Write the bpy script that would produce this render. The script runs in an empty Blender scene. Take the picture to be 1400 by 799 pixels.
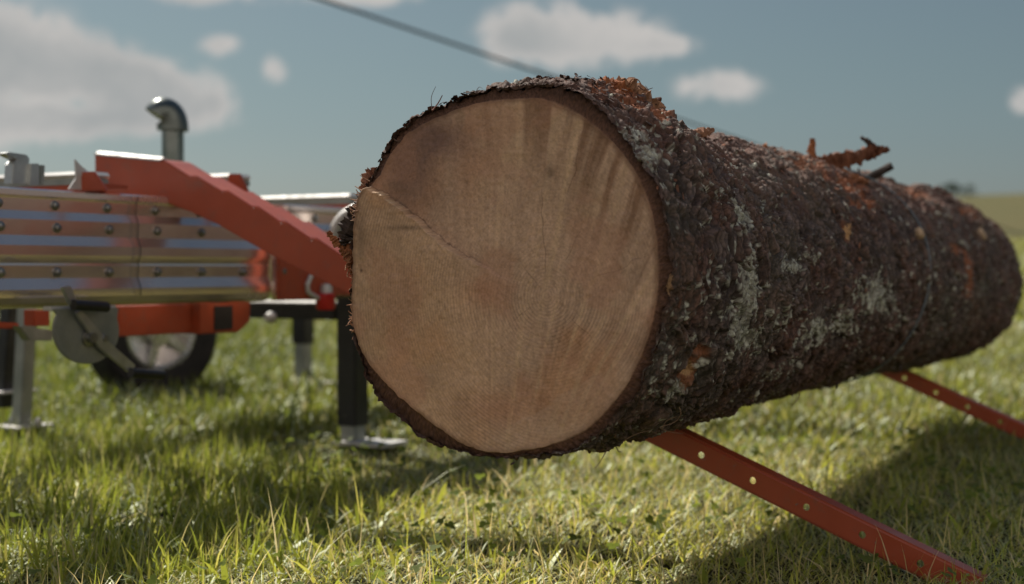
import bpy, bmesh, math, random
import numpy as np
from mathutils import Vector, Matrix
R_ = math.radians
random.seed(7)
rng = np.random.default_rng(11)
scn = bpy.context.scene
col = scn.collection

# ------------------------------------------------------------------ frame of the place
F = 1944.0; HZ = 368.0; CH = 0.6            # focal length in photo pixels, level line, camera height
D = np.array([.5, .866025]); T = np.array([.866025, -.5])   # along the log / across it (away from the mill)
A0 = np.array([-.028, 2.4])                 # foot of the sawn face's centre
RP = np.array([-.909, 3.775])               # mill bed: point on the front rail

def W(px, py, y):                           # point seen at (px,py) standing at distance y
    return np.array([(px - 700) / F * y, y, CH + (HZ - py) / F * y])
def on_plane(px, py, P, d):                 # vertical plane through P along d
    k = (px - 700) / F
    t = (k * P[1] - P[0]) / (d[0] - k * d[1])
    y = P[1] + t * d[1]
    return np.array([P[0] + t * d[0], y, CH + (HZ - py) / F * y])
def rail_pt(px, py, w=0.0):
    return on_plane(px, py, RP - w * T, D)
def rail_v(px, w=0.0):
    p = rail_pt(px, HZ, w)
    return float((p[:2] - RP) @ D)
def RL(v, w, z):
    q = RP + v * D - w * T
    return np.array([q[0], q[1], z])
def gz(x, y):
    x = np.asarray(x, float); y = np.asarray(y, float)
    yy = np.clip(y, -40, 150)
    g = .0257 * (yy - 3.4) + 4.55 * (np.clip(yy - 8, 0, None) / 142) ** 1.3
    g = g + 60 * (np.tanh(x / 60) - .655) * .075 * (np.clip(yy, 0, None) / 150) ** 2
    g = g - .04 * np.clip(y - 150, 0, None) ** 1.0
    g = g + .010 * np.sin(x * 5.1 + 1) * np.sin(y * 4.3) * np.clip(1 - y / 40, 0, 1)
    return g

# ------------------------------------------------------------------ numpy noise
def _hash(ix, iy, iz, s=0):
    h = (ix.astype(np.int64) * 374761393 + iy.astype(np.int64) * 668265263 + iz.astype(np.int64) * 2147483647 + s * 974711) & 0xffffffff
    h = ((h ^ (h >> 13)) * 1274126177) & 0xffffffff
    h = ((h ^ (h >> 16)) * 2246822519) & 0xffffffff
    return ((h ^ (h >> 15)) & 0xffffff) / float(0xffffff)
def vnoise(p, s=0):
    f = np.floor(p); t = p - f; t = t * t * t * (t * (t * 6 - 15) + 10)
    i = f.astype(np.int64); r = 0
    for a in (0, 1):
        wa = t[:, 0] if a else 1 - t[:, 0]
        for b in (0, 1):
            wb = t[:, 1] if b else 1 - t[:, 1]
            for c in (0, 1):
                wc = t[:, 2] if c else 1 - t[:, 2]
                r = r + wa * wb * wc * _hash(i[:, 0] + a, i[:, 1] + b, i[:, 2] + c, s)
    return r
def fbm(p, o=4, s=0):
    r = 0; a = .5; n = 0
    for k in range(o):
        r = r + a * vnoise(p * (2.03 ** k) + 17.3 * k, s + k); n += a; a *= .55
    return r / n
def worley(p, s=0):
    f = np.floor(p).astype(np.int64); n = len(p)
    d1 = np.full(n, 9.); d2 = np.full(n, 9.); cid = np.zeros(n); off = np.zeros((n, 3))
    for a in (-1, 0, 1):
        for b in (-1, 0, 1):
            for c in (-1, 0, 1):
                ix, iy, iz = f[:, 0] + a, f[:, 1] + b, f[:, 2] + c
                q = np.stack([ix + _hash(ix, iy, iz, s + 1), iy + _hash(ix, iy, iz, s + 2), iz + _hash(ix, iy, iz, s + 3)], 1) - p
                dd = np.sqrt((q * q).sum(1))
                near = dd < d1
                d2 = np.where(near, d1, np.minimum(d2, dd))
                off = np.where(near[:, None], q, off)
                cid = np.where(near, _hash(ix, iy, iz, s + 4), cid)
                d1 = np.where(near, dd, d1)
    return d1, d2, cid, off
def sstep(a, b, x):
    t = np.clip((x - a) / (b - a), 0, 1); return t * t * (3 - 2 * t)
def mixc(c, k, m):
    return c * (1 - m[:, None]) + np.asarray(k)[None, :] * m[:, None]

# ------------------------------------------------------------------ objects
def tag(o, label=None, cat=None, group=None, kind=None):
    for k, v in (('label', label), ('category', cat), ('group', group), ('kind', kind)):
        if v: o[k] = v
    return o
def empty(name, loc, label, cat, group=None):
    o = bpy.data.objects.new(name, None); o.empty_display_size = .1
    o.location = loc; col.objects.link(o)
    return tag(o, label, cat, group)
def origin(o):
    p = Vector((0, 0, 0))
    while o: p += o.location; o = o.parent
    return p
class MB:
    """collects shapes for one mesh (world coordinates)"""
    def __init__(s): s.v = []; s.f = []
    def add(s, vs, fs):
        n = len(s.v); s.v += [tuple(map(float, p)) for p in vs]; s.f += [tuple(i + n for i in q) for q in fs]; return s
    def prism(s, pts, ex):
        n = len(pts); a = [np.asarray(p, float) for p in pts]; b = [p + np.asarray(ex) for p in a]
        return s.add(a + b, [tuple(range(n)), tuple(range(2 * n - 1, n - 1, -1))] + [(i, i + n, (i + 1) % n + n, (i + 1) % n) for i in range(n)])
    def box(s, c, ax, ay, az):
        c = np.asarray(c, float); ax, ay, az = [np.asarray(q, float) / 2 for q in (ax, ay, az)]
        vs = [c + i * ax + j * ay + k * az for i in (-1, 1) for j in (-1, 1) for k in (-1, 1)]
        return s.add(vs, [(0, 1, 3, 2), (4, 6, 7, 5), (0, 4, 5, 1), (2, 3, 7, 6), (0, 2, 6, 4), (1, 5, 7, 3)])
    def tube(s, pts, r, n=10, cap=True):
        pts = [Vector(p) for p in pts]; rs = r if hasattr(r, '__len__') else [r] * len(pts)
        vs = []; up = None
        for i, p in enumerate(pts):
            d = (pts[min(i + 1, len(pts) - 1)] - pts[max(i - 1, 0)]).normalized()
            if up is None: up = d.orthogonal().normalized()
            up = (up - d * up.dot(d)).normalized(); sd = d.cross(up)
            for k in range(n):
                a = 2 * math.pi * k / n
                vs.append(p + (up * math.cos(a) + sd * math.sin(a)) * rs[i])
        fs = [(i * n + k, i * n + (k + 1) % n, (i + 1) * n + (k + 1) % n, (i + 1) * n + k) for i in range(len(pts) - 1) for k in range(n)]
        if cap: fs += [tuple(range(n - 1, -1, -1)), tuple(range((len(pts) - 1) * n, len(pts) * n))]
        return s.add(vs, fs)
    def lathe(s, c, axis, prof, n=40, cap=True):     # prof: (radius, height along axis)
        c = Vector(c); ax = Vector(axis).normalized(); u = ax.orthogonal().normalized(); w = ax.cross(u); vs = []
        for (r, h) in prof:
            for k in range(n):
                a = 2 * math.pi * k / n
                vs.append(c + ax * h + (u * math.cos(a) + w * math.sin(a)) * r)
        m = len(prof)
        fs = [(i * n + k, i * n + (k + 1) % n, (i + 1) * n + (k + 1) % n, (i + 1) * n + k) for i in range(m - 1) for k in range(n)]
        if cap: fs += [tuple(range(n - 1, -1, -1)), tuple(range((m - 1) * n, m * n))]
        return s.add(vs, fs)
    def build(s, name, mat, parent=None, bevel=0, smooth=False, seg=2, sharp=40):
        me = bpy.data.meshes.new(name)
        o0 = origin(parent) if parent else Vector((0, 0, 0))
        me.from_pydata([tuple(Vector(p) - o0) for p in s.v], [], s.f)
        bm = bmesh.new(); bm.from_mesh(me)
        bmesh.ops.recalc_face_normals(bm, faces=bm.faces)
        if bevel:
            es = [e for e in bm.edges if len(e.link_faces) == 2 and e.calc_face_angle(0) > .5]
            bmesh.ops.bevel(bm, geom=es, offset=bevel, segments=seg, affect='EDGES', clamp_overlap=True)
        bm.to_mesh(me); bm.free()
        if smooth:
            me.polygons.foreach_set('use_smooth', [True] * len(me.polygons))
            try: me.set_sharp_from_angle(angle=R_(sharp))
            except Exception: pass
        me.materials.append(mat)
        o = bpy.data.objects.new(name, me); col.objects.link(o)
        if parent: o.parent = parent
        return o
def raw_mesh(name, verts, loops, sizes, mat, parent=None, color=None, smooth=True):
    me = bpy.data.meshes.new(name)
    o0 = np.array(origin(parent)) if parent else np.zeros(3)
    v = np.asarray(verts, np.float32) - o0.astype(np.float32)
    me.vertices.add(len(v)); me.vertices.foreach_set('co', v.ravel())
    loops = np.asarray(loops, np.int32).ravel(); sizes = np.asarray(sizes, np.int32)
    me.loops.add(len(loops)); me.loops.foreach_set('vertex_index', loops)
    me.polygons.add(len(sizes))
    st = np.zeros(len(sizes), np.int32); st[1:] = np.cumsum(sizes)[:-1]
    me.polygons.foreach_set('loop_start', st)
    try: me.polygons.foreach_set('loop_total', sizes)
    except Exception: pass
    if smooth: me.polygons.foreach_set('use_smooth', np.ones(len(sizes), bool))
    me.update(calc_edges=True)
    if color is not None:
        a = me.color_attributes.new('Col', 'FLOAT_COLOR', 'POINT')
        c4 = np.ones((len(v), 4), np.float32); c4[:, :3] = color
        a.data.foreach_set('color', c4.ravel())
    me.materials.append(mat); me.validate()
    o = bpy.data.objects.new(name, me); col.objects.link(o)
    if parent: o.parent = parent
    return o

# ------------------------------------------------------------------ materials
def nmat(name):
    m = bpy.data.materials.new(name); m.use_nodes = True
    nt = m.node_tree
    for n in list(nt.nodes): nt.nodes.remove(n)
    out = nt.nodes.new('ShaderNodeOutputMaterial')
    return m, nt, out
def N(nt, t, **kw):
    n = nt.nodes.new(t)
    for k, v in kw.items():
        if k.startswith('_'): setattr(n, k[1:], v)
        else:
            s = n.inputs[k] if not k[0] == 'i' or not k[1:].isdigit() else n.inputs[int(k[1:])]
            if hasattr(v, 'is_output') or isinstance(v, bpy.types.NodeSocket): nt.links.new(v, s)
            else: s.default_value = v
    return n
def noise(nt, scale, detail=4, rough=.55, vec=None, dist=0.):
    n = nt.nodes.new('ShaderNodeTexNoise'); n.inputs['Scale'].default_value = scale
    n.inputs['Detail'].default_value = detail; n.inputs['Roughness'].default_value = rough; n.inputs['Distortion'].default_value = dist
    if vec is None:
        tc = nt.nodes.new('ShaderNodeTexCoord'); vec = tc.outputs['Object']
    nt.links.new(vec, n.inputs['Vector'])
    return n
def ramp(nt, fac, stops):
    r = nt.nodes.new('ShaderNodeValToRGB'); nt.links.new(fac, r.inputs[0])
    e = r.color_ramp.elements
    while len(e) < len(stops): e.new(.5)
    for q, (p, c) in zip(e, stops):
        q.position = p; q.color = (*c, 1) if hasattr(c, '__len__') else (c, c, c, 1)
    return r
def worn(name, c1, c2, rough=.45, metal=0., scale=9., bump=.02, spec=.5, dust=None, rvar=.2, coat=0.):
    m, nt, out = nmat(name)
    n1 = noise(nt, scale, 6, .6); cr = ramp(nt, n1.outputs['Fac'], [(.35, c1), (.68, c2)])
    c = cr.outputs[0]
    if dust:
        n2 = noise(nt, scale * 4.3, 8, .7); f = ramp(nt, n2.outputs['Fac'], [(.55, 0), (.72, 1)])
        mx = N(nt, 'ShaderNodeMix', _data_type='RGBA'); nt.links.new(f.outputs[0], mx.inputs[0]); nt.links.new(c, mx.inputs[6]); mx.inputs[7].default_value = (*dust, 1); c = mx.outputs[2]
    if 'orange' in name:      # paint chipped to bare steel, dried mud specks
        n5 = noise(nt, 55, 7, .72, None, .6); f5 = ramp(nt, n5.outputs['Fac'], [(.655, 0), (.675, 1)])
        mx = N(nt, 'ShaderNodeMix', _data_type='RGBA'); nt.links.new(f5.outputs[0], mx.inputs[0]); nt.links.new(c, mx.inputs[6]); mx.inputs[7].default_value = (.17, .13, .11, 1); c = mx.outputs[2]
        n6 = noise(nt, 14, 8, .75, None, .3); f6 = ramp(nt, n6.outputs['Fac'], [(.56, 0), (.75, .6)])
        mx = N(nt, 'ShaderNodeMix', _data_type='RGBA'); nt.links.new(f6.outputs[0], mx.inputs[0]); nt.links.new(c, mx.inputs[6]); mx.inputs[7].default_value = (.20, .10, .065, 1); c = mx.outputs[2]
    b = nt.nodes.new('ShaderNodeBsdfPrincipled'); nt.links.new(c, b.inputs['Base Color'])
    n3 = noise(nt, scale * 2.1, 5, .6)
    rr = N(nt, 'ShaderNodeMapRange', i0=n3.outputs['Fac'], i1=.3, i2=.7, i3=max(.05, rough - rvar / 2), i4=rough + rvar / 2)
    nt.links.new(rr.outputs[0], b.inputs['Roughness']); b.inputs['Metallic'].default_value = metal
    b.inputs['Specular IOR Level'].default_value = spec; b.inputs['Coat Weight'].default_value = coat
    n4 = noise(nt, scale * 12, 4, .6)
    bp = N(nt, 'ShaderNodeBump', Strength=bump * 5, Distance=.002, Height=n4.outputs['Fac']); nt.links.new(bp.outputs[0], b.inputs['Normal'])
    nt.links.new(b.outputs[0], out.inputs[0])
    return m
M_or = worn('orange_paint', (.335, .058, .023), (.40, .074, .030), .40, 0, 6, .03, .5, (.27, .075, .045))
M_ord = worn('orange_paint_worn', (.34, .058, .023), (.41, .076, .031), .5, 0, 14, .03, .4, (.26, .10, .065))
M_black = worn('black_paint', (.012, .012, .012), (.022, .021, .02), .42, 0, 8, .02, .5, (.05, .047, .04))
M_galv = worn('galvanised_steel', (.42, .43, .42), (.58, .59, .57), .38, .85, 16, .03, .5)
M_galvd = worn('galvanised_dull', (.25, .27, .25), (.38, .39, .36), .5, .6, 12, .03, .5)
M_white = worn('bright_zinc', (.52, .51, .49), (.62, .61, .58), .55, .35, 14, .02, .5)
M_steel = worn('polished_rail_steel', (.82, .67, .60), (.88, .75, .69), .22, .80, 3.5, .012, .5, None, .14)
M_bolt = worn('bolt_zinc', (.22, .22, .21), (.34, .34, .32), .4, .9, 30, .02)
M_rub = worn('tyre_rubber', (.012, .012, .012), (.022, .021, .02), .75, 0, 20, .05, .3)
M_rim = worn('alloy_rim', (.52, .52, .51), (.72, .72, .71), .24, .8, 9, .01)
M_red = worn('red_plastic', (.42, .012, .015), (.5, .02, .02), .4, 0, 9, .01)
M_pipe = worn('exhaust_metal', (.16, .19, .17), (.30, .32, .30), .4, .9, 8, .02)
M_pipeh = worn('exhaust_elbow_metal', (.09, .105, .095), (.20, .22, .20), .35, .8, 8, .02)
M_cable = worn('cable_rubber', (.02, .022, .022), (.03, .03, .03), .6, 0, 5, .01)
M_cord = worn('grey_cord', (.12, .15, .17), (.18, .21, .23), .6, 0, 40, .02)
M_dark = worn('shadowed_slot', (.015, .012, .012), (.02, .018, .016), .7)

def attr_mat(name, rough=.8, bscale=300, bstr=.5, bdist=.002, cvar=.35, spec=.25, nscale=260., rlo=None):
    m, nt, out = nmat(name)
    a = N(nt, 'ShaderNodeAttribute', _attribute_name='Col')
    n1 = noise(nt, nscale, 6, .65); f = N(nt, 'ShaderNodeMapRange', i0=n1.outputs['Fac'], i1=.25, i2=.75, i3=1 - cvar, i4=1 + cvar)
    mx = N(nt, 'ShaderNodeVectorMath', _operation='SCALE'); nt.links.new(a.outputs['Color'], mx.inputs[0]); nt.links.new(f.outputs[0], mx.inputs['Scale'])
    b = nt.nodes.new('ShaderNodeBsdfPrincipled'); nt.links.new(mx.outputs[0], b.inputs['Base Color'])
    b.inputs['Roughness'].default_value = rough; b.inputs['Specular IOR Level'].default_value = spec
    if rlo is not None:
        n3 = noise(nt, 90, 4); rr = N(nt, 'ShaderNodeMapRange', i0=n3.outputs['Fac'], i1=.35, i2=.65, i3=rlo, i4=rough); nt.links.new(rr.outputs[0], b.inputs['Roughness'])
    n2 = noise(nt, bscale, 8, .65)
    bp = N(nt, 'ShaderNodeBump', Strength=bstr, Distance=bdist, Height=n2.outputs['Fac']); nt.links.new(bp.outputs[0], b.inputs['Normal'])
    nt.links.new(b.outputs[0], out.inputs[0])
    return m
M_bark = attr_mat('spruce_bark', .92, 160, .9, .004, .35, .25, 220., .66)
M_face = attr_mat('sawn_wood', .75, 420, .3, .0010, .09, .25, 420.)
M_tear = attr_mat('torn_bark', .8, 240, .8, .003, .35, .25, 180.)

def grass_mat():
    m, nt, out = nmat('grass_blades')
    a = N(nt, 'ShaderNodeAttribute', _attribute_name='Col')
    d = N(nt, 'ShaderNodeBsdfDiffuse', Color=a.outputs['Color'])
    hs = N(nt, 'ShaderNodeHueSaturation', Hue=.49, Saturation=1.1, Value=1.25, Color=a.outputs['Color'])
    t = N(nt, 'ShaderNodeBsdfTranslucent', Color=hs.outputs[0])
    m1 = N(nt, 'ShaderNodeMixShader', i0=.58); nt.links.new(d.outputs[0], m1.inputs[1]); nt.links.new(t.outputs[0], m1.inputs[2])
    g = N(nt, 'ShaderNodeBsdfGlossy', Roughness=.6, Color=(.8, .85, .7, 1))
    fr = N(nt, 'ShaderNodeFresnel', IOR=1.35); k = N(nt, 'ShaderNodeMath', _operation='MULTIPLY', i0=fr.outputs[0], i1=.22)
    m2 = N(nt, 'ShaderNodeMixShader', i0=k.outputs[0]); nt.links.new(m1.outputs[0], m2.inputs[1]); nt.links.new(g.outputs[0], m2.inputs[2])
    nt.links.new(m2.outputs[0], out.inputs[0])
    return m
M_grass = grass_mat()
def ground_mat():
    m, nt, out = nmat('meadow_ground')
    tc = nt.nodes.new('ShaderNodeTexCoord')
    n1 = noise(nt, 26, 8, .7, tc.outputs['Object'])
    ln = nt.nodes.new('ShaderNodeVectorMath'); ln.operation = 'LENGTH'; nt.links.new(tc.outputs['Object'], ln.inputs[0])
    blade_shade = N(nt, 'ShaderNodeMapRange', _interpolation_type='SMOOTHSTEP', i0=ln.outputs['Value'], i1=5., i2=20., i3=.30, i4=1.)   # ground painted darker nearby, as shade between the blades
    n2 = noise(nt, .25, 5, .6, tc.outputs['Object'])
    c1 = ramp(nt, n1.outputs['Fac'], [(.3, (.095, .088, .040)), (.5, (.135, .125, .060)), (.72, (.19, .17, .09))])
    c2 = ramp(nt, n2.outputs['Fac'], [(.35, (.80, .9, .8)), (.65, (1.15, 1.05, 1.0))])
    mx = N(nt, 'ShaderNodeMix', _data_type='RGBA', _blend_type='MULTIPLY'); mx.inputs[0].default_value = 1
    nt.links.new(c1.outputs[0], mx.inputs[6]); nt.links.new(c2.outputs[0], mx.inputs[7])
    sc_ = nt.nodes.new('ShaderNodeVectorMath'); sc_.operation = 'SCALE'; nt.links.new(mx.outputs[2], sc_.inputs[0]); nt.links.new(blade_shade.outputs[0], sc_.inputs['Scale'])
    b = nt.nodes.new('ShaderNodeBsdfPrincipled'); nt.links.new(sc_.outputs[0], b.inputs['Base Color'])
    b.inputs['Roughness'].default_value = .95; b.inputs['Specular IOR Level'].default_value = .1
    bp = N(nt, 'ShaderNodeBump', Strength=.8, Distance=.03, Height=n1.outputs['Fac']); nt.links.new(bp.outputs[0], b.inputs['Normal'])
    nt.links.new(b.outputs[0], out.inputs[0])
    return m
M_ground = ground_mat()
M_leaf = attr_mat('tree_leaf', .7, 30, .2, .01, .3, .2, 6.)
M_trunk = worn('tree_bark', (.06, .045, .03), (.1, .08, .06), .9)

# ------------------------------------------------------------------ sky, sun, camera
SUN = np.array([-T[0] * .84 + D[0] * .40, -T[1] * .84 + D[1] * .40, 1.0]); SUN /= np.linalg.norm(SUN)
elev = math.asin(SUN[2])
w = bpy.data.worlds.new('World'); scn.world = w; w.use_nodes = True
nt = w.node_tree
for n in list(nt.nodes): nt.nodes.remove(n)
sky = nt.nodes.new('ShaderNodeTexSky'); sky.sky_type = 'NISHITA'; sky.sun_disc = False
sky.sun_elevation = elev; sky.sun_rotation = math.atan2(SUN[0], SUN[1]); sky.air_density = 1.0; sky.dust_density = 1.2; sky.ozone_density = 1.2
tc = nt.nodes.new('ShaderNodeTexCoord')
sep = N(nt, 'ShaderNodeSeparateXYZ', i0=tc.outputs['Generated'])
def M_(op, a, b=None, c=None):
    n = nt.nodes.new('ShaderNodeMath'); n.operation = op
    for i, q in enumerate((a, b, c)):
        if q is None: continue
        if isinstance(q, (int, float)): n.inputs[i].default_value = q
        else: nt.links.new(q, n.inputs[i])
    return n.outputs[0]
az = M_('ARCTAN2', sep.outputs[0], sep.outputs[1])      # azimuth from the valley axis
el = M_('ARCSINE', sep.outputs[2])                      # elevation
# domain-warped noise gives the ragged cloud edges
nz = noise(nt, 22, 6, .6, tc.outputs['Generated'], .4); nz2 = noise(nt, 60, 5, .6, tc.outputs['Generated'], .2)
nz3 = noise(nt, 9, 4, .55, tc.outputs['Generated'], .2)
def S(a): return a
blobs = [  # azimuth / elevation in pixels of the photograph at 1944 px per radian, then radii, weight
    (-30, 40, 80, 50, 1), (50, 80, 75, 40, 1), (125, 100, 70, 34, 1), (195, 122, 60, 30, 1), (255, 135, 48, 30, 1), (296, 148, 22, 20, .9), (60, 165, 120, 22, .95), (180, 160, 90, 18, .8), (-60, 130, 80, 80, .9),
    (55, 138, 48, 9, -.65), (20, 62, 26, 9, -.45), (120, 148, 34, 9, -.5),
    (290, -6, 75, 14, 1), (297, 62, 27, 13, .85), (376, 97, 16, 18, .7), (500, -6, 60, 13, 1),
    (696, 44, 38, 30, 1), (715, 62, 45, 22, .9), (775, 48, 58, 38, 1), (845, 52, 62, 30, 1), (915, 64, 45, 13, .7), (980, 121, 50, 22, .85), (1398, 136, 16, 16, .8),
    (-330, 90, 190, 60, 1), (1650, 60, 130, 40, 1), (1900, 150, 140, 30, .9), (200, -300, 260, 70, 1), (900, -420, 320, 90, 1), (1500, -250, 160, 60, 1)]
tot = None; shade = None
for (px, py, rx, ry, wt) in blobs:
    a0 = math.atan((px - 700) / F); e0 = math.atan((HZ - py) / F * math.cos(a0))
    dx = M_('MULTIPLY', M_('SUBTRACT', az, a0), F / rx); dy = M_('MULTIPLY', M_('SUBTRACT', el, e0), F / ry)
    d2 = M_('ADD', M_('MULTIPLY', dx, dx), M_('MULTIPLY', dy, dy))
    v = M_('MULTIPLY', M_('EXPONENT', M_('MULTIPLY', d2, -.9)), wt)
    tot = v if tot is None else M_('ADD', tot, v)
wob = M_('ADD', M_('MULTIPLY', M_('SUBTRACT', nz.outputs['Fac'], .5), 2.7), M_('MULTIPLY', M_('SUBTRACT', nz2.outputs['Fac'], .5), 1.3))
dens = M_('ADD', tot, M_('MULTIPLY', wob, M_('MINIMUM', M_('MULTIPLY', tot, 1.6), 1.0)))
cov = N(nt, 'ShaderNodeMapRange', _interpolation_type='SMOOTHSTEP', i0=dens, i1=.12, i2=.80, i3=0., i4=.96)
core = N(nt, 'ShaderNodeMapRange', i0=M_('ADD', nz3.outputs['Fac'], M_('MULTIPLY', nz.outputs['Fac'], .5)), i1=.55, i2=.95, i3=0., i4=1.)
heart = N(nt, 'ShaderNodeMapRange', i0=dens, i1=.55, i2=1.5, i3=1., i4=.30)
lit = M_('ADD', M_('MULTIPLY', heart.outputs[0], .62), M_('MULTIPLY', core.outputs[0], .48))
cc = ramp(nt, lit, [(.15, (3.1, 3.3, 3.35)), (.95, (5.2, 5.0, 4.8))])
tint = N(nt, 'ShaderNodeMix', _data_type='RGBA', _blend_type='MULTIPLY'); tint.inputs[0].default_value = 1
sat_ = N(nt, 'ShaderNodeMapRange', i0=el, i1=.2, i2=.7, i3=.70, i4=1.15)
hsv = N(nt, 'ShaderNodeHueSaturation', Saturation=sat_.outputs[0], Color=sky.outputs[0]); nt.links.new(hsv.outputs[0], tint.inputs[6]); tl = N(nt, 'ShaderNodeMapRange', _interpolation_type='SMOOTHSTEP', i0=el, i1=.0, i2=.15); tcol = ramp(nt, tl.outputs[0], [(0, (.90, 1.0, 1.10)), (1, (.84, .98, .96))]); nt.links.new(tcol.outputs[0], tint.inputs[7])
ccs = N(nt, 'ShaderNodeVectorMath', _operation='SCALE', i0=cc.outputs[0]); ccs.inputs['Scale'].default_value = .80
mx = N(nt, 'ShaderNodeMix', _data_type='RGBA'); nt.links.new(cov.outputs[0], mx.inputs[0])
lowband = N(nt, 'ShaderNodeMapRange', _interpolation_type='SMOOTHSTEP', i0=el, i1=.24, i2=1.15, i3=.34, i4=.64)   # sky dimmed, most strongly low down
tsc = N(nt, 'ShaderNodeVectorMath', _operation='SCALE', i0=tint.outputs[2]); nt.links.new(lowband.outputs[0], tsc.inputs['Scale'])
nt.links.new(tsc.outputs[0], mx.inputs[6]); nt.links.new(ccs.outputs[0], mx.inputs[7])
# bright cloud bank added behind the camera, unseen, to fill the log's face
back = N(nt, 'ShaderNodeMapRange', _interpolation_type='SMOOTHSTEP', i0=M_('MULTIPLY', sep.outputs[1], -1.0), i1=.15, i2=.62)
bel = M_('MULTIPLY', N(nt, 'ShaderNodeMapRange', _interpolation_type='SMOOTHSTEP', i0=el, i1=.0, i2=.12).outputs[0], N(nt, 'ShaderNodeMapRange', _interpolation_type='SMOOTHSTEP', i0=el, i1=.95, i2=.55).outputs[0])
nb = noise(nt, 4.5, 7, .6, tc.outputs['Generated'], .5)
bfac = M_('MULTIPLY', M_('MULTIPLY', back.outputs[0], bel), N(nt, 'ShaderNodeMapRange', _interpolation_type='SMOOTHSTEP', i0=nb.outputs['Fac'], i1=.34, i2=.50).outputs[0])
bcol = ramp(nt, nb.outputs['Fac'], [(.4, (6.6, 5.8, 5.1)), (.7, (8.6, 7.7, 6.9))])
mxb = N(nt, 'ShaderNodeMix', _data_type='RGBA'); nt.links.new(bfac, mxb.inputs[0]); nt.links.new(mx.outputs[2], mxb.inputs[6]); nt.links.new(bcol.outputs[0], mxb.inputs[7])
mx = mxb
bg = N(nt, 'ShaderNodeBackground', Strength=.13); nt.links.new(mx.outputs[2], bg.inputs[0])

wo = nt.nodes.new('ShaderNodeOutputWorld'); nt.links.new(bg.outputs[0], wo.inputs[0])

sl = bpy.data.lights.new('sun', 'SUN'); sl.energy = 5.0; sl.angle = R_(.53); sl.color = (1, .93, .83)
so = bpy.data.objects.new('sun', sl); col.objects.link(so)
so.rotation_euler = Vector(-SUN).to_track_quat('-Z', 'Y').to_euler(); so.location = (-4, 6, 8)

cam = bpy.data.cameras.new('camera'); co = bpy.data.objects.new('camera', cam); col.objects.link(co)
cam.sensor_width = 36; cam.lens = F / 1400 * 36; cam.clip_end = 2000; cam.clip_start = .05
co.location = (0, 0, CH); co.rotation_euler = (R_(90) - math.atan((399.5 - HZ) / F), 0, 0)
cam.dof.use_dof = True; cam.dof.focus_distance = 2.52; cam.dof.aperture_fstop = 2.5; cam.dof.aperture_blades = 0
scn.camera = co
scn.view_settings.view_transform = 'Standard'; scn.view_settings.look = 'None'
scn.view_settings.exposure = .02; scn.view_settings.gamma = 1
scn.cycles.max_bounces = 8; scn.cycles.transparent_max_bounces = 8

# ------------------------------------------------------------------ ground
gx = np.concatenate([-np.geomspace(260, 6, 34), np.linspace(-5.6, 5.6, 81), np.geomspace(6, 260, 34)])
gy = np.concatenate([np.linspace(-30, 1, 16), np.linspace(1.15, 9, 70), np.geomspace(9.3, 230, 60)])
X, Y = np.meshgrid(gx, gy); V = np.stack([X.ravel(), Y.ravel(), gz(X, Y).ravel()], 1)
nx, ny = len(gx), len(gy); i, j = np.meshgrid(np.arange(nx - 1), np.arange(ny - 1)); b = (j * nx + i).ravel()
q = np.stack([b, b + 1, b + nx + 1, b + nx], 1)
g = raw_mesh('ground', V, q, np.full(len(q), 4), M_ground); g['kind'] = 'structure'

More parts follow.
